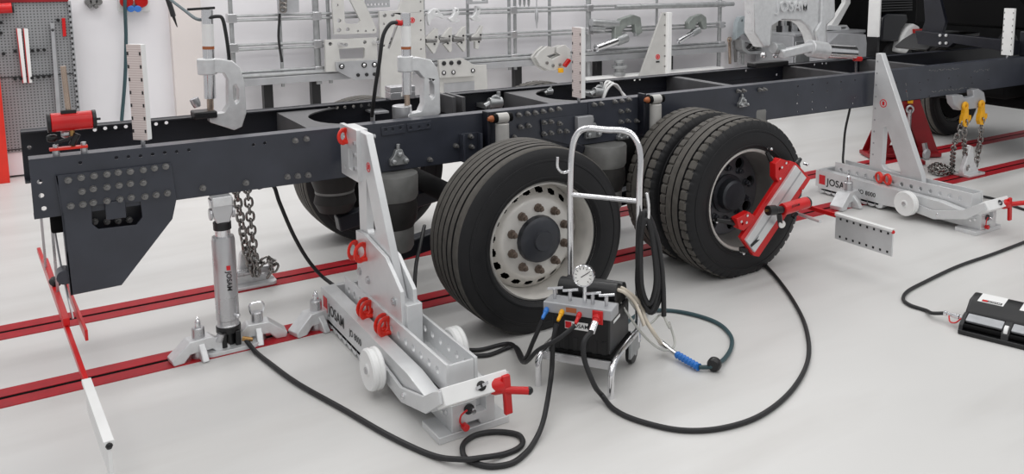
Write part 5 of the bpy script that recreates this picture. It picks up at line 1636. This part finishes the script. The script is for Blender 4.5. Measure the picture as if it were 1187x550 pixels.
tag(MB().cyl(at(714, 8.5, Y=TY - 0.14), at(850, 4.5, Y=TY - 0.14), 0.030, n=14).cyl(at(742, 7.6, Y=TY - 0.14), at(830, 5.2, Y=TY - 0.14), 0.036, n=14).build('long_pipe', 'galv'), 'long horizontal steel pipe at the top of the rack, right half', 'pipe')
tag(MB().lathe([(0.006, 0), (0.02, -0.02), (0.022, -0.12), (0.012, -0.17), (0.003, -0.24)], at(622, 10, Y=TY - 0.03), (0, 0, 1), 12).cyl(at(622, -10, Y=TY - 0.03), at(622, 10, Y=TY - 0.03), 0.006, n=6).build('plumb_bob', 'tool_grey'), 'thin dark plumb bob hanging from the upper rack tube', 'plumb bob')
hose('strap', [at(325, -8, Y=TY), at(324, 20, Y=TY), at(323, 45, Y=TY), at(327, 72, Y=TY)], 0.013, 'hose_black', 'dark thin strap hanging between the left rack tubes', 'strap')
t = wall_tool('chain_box', 'small grey chain holder at the top of the rack, left part', 'holder', [(323, -15), (346, -16), (347, 14), (323, 16)], 'tool_grey', 0.05, y=TY, sub='back_plate')
for k in range(3):
    q = at(328, 1 + 5 * k, Y=TY - 0.06)
    MB().ring(q, (0.4, 1, 0.2), 0.030, 0.011, 14, 6).build('chain_ring', 'chain_steel', t)
wall_tool('tool_basket', 'wire tool basket on the upper rack tube above the hook clamps', 'basket', [(544, -18), (565, -19), (566, 4), (545, 5)], 'tool_grey', 0.10, (), [[(547, -14), (562, -15), (563, 1), (548, 2)]], bevel=0.004)
for k in range(3):
    x = 603 + 5 * k
    wall_tool('hanging_wrench', ('left', 'middle', 'right')[k] + ' slim wrench of three hanging at the rack top above the jaw tool', 'wrench', [(x - 1.2, -18), (x + 1.2, -18), (x + 1.4, 4), (x + 0.4, 8), (x - 0.8, 5)], 'galv', 0.02, y=TY - 0.02, group='wrenches at the rack top')

wb = thing('wall_bench', 'low white bench under the rack behind the far beam', 'bench', (7.0, 9.2, 0))
MB().box(6.05, 8.40, 9.0, 9.19, 0.40, 0.505).build('top', 'white_paint', wb, 0.004)
MB().box(6.08, 8.37, 9.03, 9.19, 0.0, 0.40).build('front_panel', 'wall_white', wb, 0.004)

# ------------------------------------------------------------------ left: perforated tool board with red frame
tb = thing('tool_board', 'grey perforated tool board with red frame at the left edge', 'tool board', (0.12, 9.3, 0))
x0, x1 = -0.9, 0.565
MB().box(x0, x1, 9.30, 9.34, 0.23, 1.58).build('perforated_sheet', 'pegboard', tb, 0.002)
MB().box(x0, x1, 9.31, 9.40, 0.02, 0.23).build('kick_panel', 'wall_white', tb, 0.002)
MB().box(x0, x1 - 0.005, 9.285, 9.34, 1.575, 1.63).build('top_rail', 'red_stand', tb, 0.003)
MB().box(x0, x1, 9.294, 9.30, 0.255, 0.262).build('seam', 'ink_black', tb)
MB().box(x0, x1, 9.294, 9.30, 0.91, 0.917).build('seam', 'ink_black', tb)
q = at(5, 150, Y=9.2)
MB().box(-0.10, -0.008, 9.10, 9.30, 0.0, 0.96).build('post', 'red_bright', tb, 0.004)
MB().box(x1 - 0.012, x1 + 0.012, 9.27, 9.31, 0.02, 1.58).build('edge_strip', 'tool_grey', tb)
for k in range(26):
    MB().box(x1 - 0.010, x1 + 0.004, 9.266, 9.27, 0.30 + k * 0.049, 0.322 + k * 0.049).build('edge_slot', 'ink_black', tb)
BY = 9.29
for a, lab in ((0, 'left of two white bars hanging on the tool board'), (8, 'right of two white bars hanging on the tool board')):
    t = wall_tool('straightedge', lab, 'straightedge', [(19.5 + a, 33), (24.5 + a, 33.5), (31 + a * 0.82, 96), (27 + a * 0.82, 96.5)], 'white_paint', 0.03, y=BY, group='white bars on the tool board', sub='bar')
    MB().prism(XZ([(18.6 + a, 33), (19.5 + a, 33), (27 + a * 0.82, 96.5), (26.2 + a * 0.82, 96.5)], BY - 0.03), [], lambda u, w: (u, BY - 0.03, w), (0, 0.03, 0)).build('red_edge', 'red_gloss', t)
wall_tool('steel_bar', 'long grey steel bar hanging on the right of the tool board', 'bar', [(58, 27), (63, 27), (71, 140), (66, 140)], 'tool_grey', 0.03, [(61, 35, 0.014)], y=BY)
wall_tool('red_card', 'small red card at the upper right of the tool board', 'card', [(71.5, 21), (75.5, 21), (77, 42), (73, 42.5)], 'red_gloss', 0.012, y=BY)
t = thing('red_hand_tool', 'red hand tool with dark end in the upper left corner', 'hand tool', at(8, 10, Y=BY))
MB().cyl(at(-6, 10, Y=BY - 0.05), at(14, 9, Y=BY - 0.05), 0.045, n=18).build('body', 'red_gloss', t, 0.005)
MB().cyl(at(13.6, 9, Y=BY - 0.05), at(16, 8.9, Y=BY - 0.05), 0.047, n=18).build('cap', 'black_plastic', t, 0.005)
for px, py in [(17.5, 59), (37.5, 58.5), (44, 58), (51, 57.5), (17.5, 91), (24, 90.5), (37, 90), (44, 89), (50.5, 88.5), (57, 88), (4, 62), (67, 23), (1, 26), (1, 38)]:
    q = at(px, py, Y=BY + 0.01)
    MB().cyl(q, q + V((0, -0.05, 0)), 0.014, n=10).build('hook', 'black_plastic', tb)

# ------------------------------------------------------------------ wall sockets, cables
t = thing('power_socket', 'grey wall socket box with red and blue outlets', 'socket', at(154, 12, Y=WY))
q0, q1 = at(137, 14, Y=WY), at(171, -14, Y=WY)
MB().box(q0.x, q1.x, WY - 0.08, WY, q0.z, q1.z).build('box', 'socket_grey', t, 0.01)
for px in (146, 163):
    q = at(px, 1, Y=WY - 0.08)
    MB().cyl(q, q + V((0, -0.06, -0.01)), 0.05, n=18).cyl(q + V((0, -0.02, 0)), q + V((0, -0.05, -0.01)), 0.058, n=18).build('red_outlet', 'lamp_red', t, 0.005)
for px in (151, 159):
    q = at(px, 9, Y=WY - 0.08)
    MB().cyl(q, q + V((0, -0.05, -0.01)), 0.032, n=16).build('blue_outlet', 'socket_blue', t, 0.004)
hose('air_hose', [at(145, -20, Y=WY - 0.14), at(145, 10, Y=WY - 0.14), at(146, 45, Y=WY - 0.05), at(145, 90, Y=WY - 0.05), at(141, 140, Y=WY - 0.05)], 0.016, 'hose_teal', 'grey-blue hose hanging straight down from the wall socket')
t = thing('wall_valve', 'small dark valve cluster on the wall at the top left', 'valve', at(107, 6, Y=WY))
for px, py, r in ((102, 2, 0.03), (108, 1, 0.035), (114, 2, 0.03), (104, 7, 0.018), (111, 7.5, 0.018)):
    q = at(px, py, Y=WY - 0.02)
    MB().cyl(q + V((0, 0.02, 0)), q + V((0, -0.06, 0)), r, n=14).build('valve_body', 'bolt_steel', t, 0.004)
t = hose('cable_end', [at(191, -14, Y=8.6), at(195, 0, Y=8.6), at(199, 12, Y=8.6), at(201, 19, Y=8.6)], 0.022, 'hose_black', 'dark cable end with thin tip hanging left of the far-beam clamp', 'cable')
MB().lathe([(0.014, 0), (0.004, 0.1)], at(201, 19, Y=8.6), at(205, 30, Y=8.6) - at(201, 19, Y=8.6), 8).build('tip', 'black_plastic', t)

# ------------------------------------------------------------------ right of the rack: tool trolley and hanging tools
tc_ = thing('tool_cabinet', 'grey tool cabinet with tools on top behind the big press', 'cabinet', (10.1, 9.0, 0))
MB().box(9.30, 10.85, 8.55, 9.30, 0.0, 0.93).build('body', 'tool_grey', tc_, 0.01)
for k in range(3):
    MB().box(9.34 + k * 0.50, 9.80 + k * 0.50, 8.535, 8.55, 0.1, 0.86).build('door', 'galv', tc_, 0.008)
MB().box(9.30, 10.85, 8.52, 9.32, 0.93, 0.97).build('worktop', 'tool_grey', tc_, 0.006)
MB().box(9.30, 10.85, 9.26, 9.32, 0.97, 1.9).build('back_panel', 'tool_plate', tc_, 0.004)
for k in range(10):
    px = 903 + 3.6 * k
    q = at(px, 41, Y=8.9)
    o = MB().cyl((q.x, 8.9, 0.97), (q.x, 8.9, 1.28 + 0.05 * (k % 3)), 0.03 if k % 2 else 0.02, n=12).cyl((q.x, 8.9, 0.97), (q.x, 8.9, 1.06), 0.045, n=12).build('rod_tool', ('black_plastic', 'steel', 'galv')[k % 3])
    tag(o, ('first', 'second', 'third', 'fourth', 'fifth', 'sixth', 'seventh', 'eighth', 'ninth', 'tenth')[k] + ' upright rod from the left on the cabinet inside the press arch', 'tool', 'rods on the cabinet')
wall_tool('gauge_case', 'left pale blue-grey clamp shell on the wall beside the press', 'clamp shell', [(853, 46), (855, 26), (858, 20), (863, 18.5), (864, 26), (864, 38), (860, 40)], 'blue_glass', 0.08, [(860.5, 24, 0.022)], y=9.30, bevel=0.01, group='clamp shells')
wall_tool('gauge_case', 'right pale blue-grey clamp shell on the wall beside the press', 'clamp shell', [(866, 40), (866, 26), (869, 20), (874, 19), (876, 28), (876, 42), (870, 44)], 'blue_glass', 0.08, [(871, 25, 0.022)], y=9.30, bevel=0.01, group='clamp shells')
t = wall_tool('tool_tray', 'wire tool tray full of small parts on the wall beside the press', 'tray', [(860, 46), (890, 52), (892, 60), (884, 63), (868, 63), (861, 58)], 'galv', 0.22, (), [[(864, 49), (882, 53), (884, 59), (870, 60), (864, 57)]], y=9.38, sub='frame', bevel=0.006)
for k in range(6):
    q = at(866 + 3 * k, 56 + (k % 2), Y=9.25)
    MB().cyl(q, q + V((0.06, -0.02, 0.07)), 0.02, n=8).build('small_part', ('black_plastic', 'bolt_steel')[k % 2], t)
for k, (px, py0, py1, lab) in enumerate(((845.5, 46, 74, 'leftmost brass-coloured rod hanging right of the rack'), (852, 50, 72, 'dark wrench hanging beside the brass rod'), (856, 44, 75, 'long steel wrench second from the brass rod'), (860.5, 52, 75, 'short steel wrench under the wire tray'))):
    a, b_ = at(px, py0, Y=9.33), at(px + 0.6, py1, Y=9.33)
    o = MB().cyl(a, b_, 0.022, n=10).ring(a, (0, 1, 0), 0.032, 0.012, 12, 6).build('hanging_tool', ('copper_rod', 'bolt_steel', 'steel', 'galv')[k])
    tag(o, lab, 'tool')
sp_ = thing('bent_arm', 'white bent bracket arm lying on cabinet right of the press', 'bracket', at(980, 36, Y=8.7))
slb = XZ([(963, 30), (976, 10), (980, 3), (979, -20), (986, -20), (986, 4), (982, 11), (971, 31)], 8.7)
MB().prism(slb, [], lambda a, c: (a, 8.7, c), (0, 0.08, 0)).build('arm', 'white_paint', sp_, 0.008)
MB().prism(XZ([(960, 29), (974, 30), (982, 29), (985, 33), (984, 36), (960, 35)], 8.66), [XZ([(975, 31.5), (981, 31), (982, 33.5), (976, 34)], 8.66)], lambda a, c: (a, 8.66, c), (0, 0.12, 0)).build('foot', 'cast_silver', sp_, 0.008)
t = thing('wire_coil', 'coil of dark wire hanging right of the bent bracket', 'wire coil', at(996, 20, Y=9.1))
for k in range(5):
    q = at(996, 20, Y=9.1) + V((0.01 * k, -0.02 * k, -0.01 * k))
    MB().ring(q, (0.1 * k - 0.2, 1, 0.1), 0.085 + 0.006 * k, 0.010, 20, 6).build('turn', 'chain_steel', t)
gb0 = at(958, 70, Y=8.0)
t = wall_tool('grey_bin', 'plain grey sloping bin in front of the cabinet, right of the press', 'bin', [(958, 52), (972, 39), (1004, 40), (1007, 68), (1012, 120), (955, 125)], 'tool_grey', 0.30, y=8.30, bevel=0.01)

# ------------------------------------------------------------------ another vehicle far behind, by the cab
vh = thing('parked_vehicle', 'dark parked vehicle with white fender and red tail lamp behind the chassis', 'vehicle', (12.6, 8.8, 0))
VY = 8.3
vv = lambda L: XZ(L, VY)
MB().box(10.98, 15.5, VY + 0.12, VY + 1.0, 0.35, 2.9).build('body', 'black_matte', vh, 0.05)
p = vv([(1022, 48), (1024, 20), (1030, 16), (1052, 16), (1053, 24), (1046, 34), (1042, 48)])
MB().prism(p, [], lambda a, c: (a, VY, c), (0, 0.14, 0)).build('quarter_panel', 'navy_paint', vh, 0.03)
p = vv([(1040, 60), (1044, 42), (1050, 32), (1057, 27), (1064, 31), (1065, 44), (1056, 52), (1049, 62)])
MB().prism(p, [], lambda a, c: (a, VY - 0.04, c), (0, 0.18, 0)).build('fender', 'white_paint', vh, 0.03)
p = vv([(1055, 33.5), (1066, 33), (1066, 41), (1056, 42)])
MB().prism(p, [], lambda a, c: (a, VY - 0.08, c), (0, 0.05, 0)).build('tail_lamp', 'lamp_red', vh, 0.006)
for k in range(5):
    a, b_ = at(1023, 1 + 3 * k, Y=VY), at(1061, 0 + 3 * k, Y=VY)
    MB().box(a.x, b_.x, VY + 0.05, VY + 0.13, a.z - 0.012, a.z + 0.012).build('grille_bar', 'black_plastic', vh, 0.004)
for x in (11.5, 14.6):
    MB().lathe([(0.2, 0), (0.38, 0.0), (0.42, 0.03), (0.42, 0.22), (0.38, 0.25)], (x, VY + 0.1, 0.42), (0, 1, 0), 32).build('wheel', 'tyre', vh)
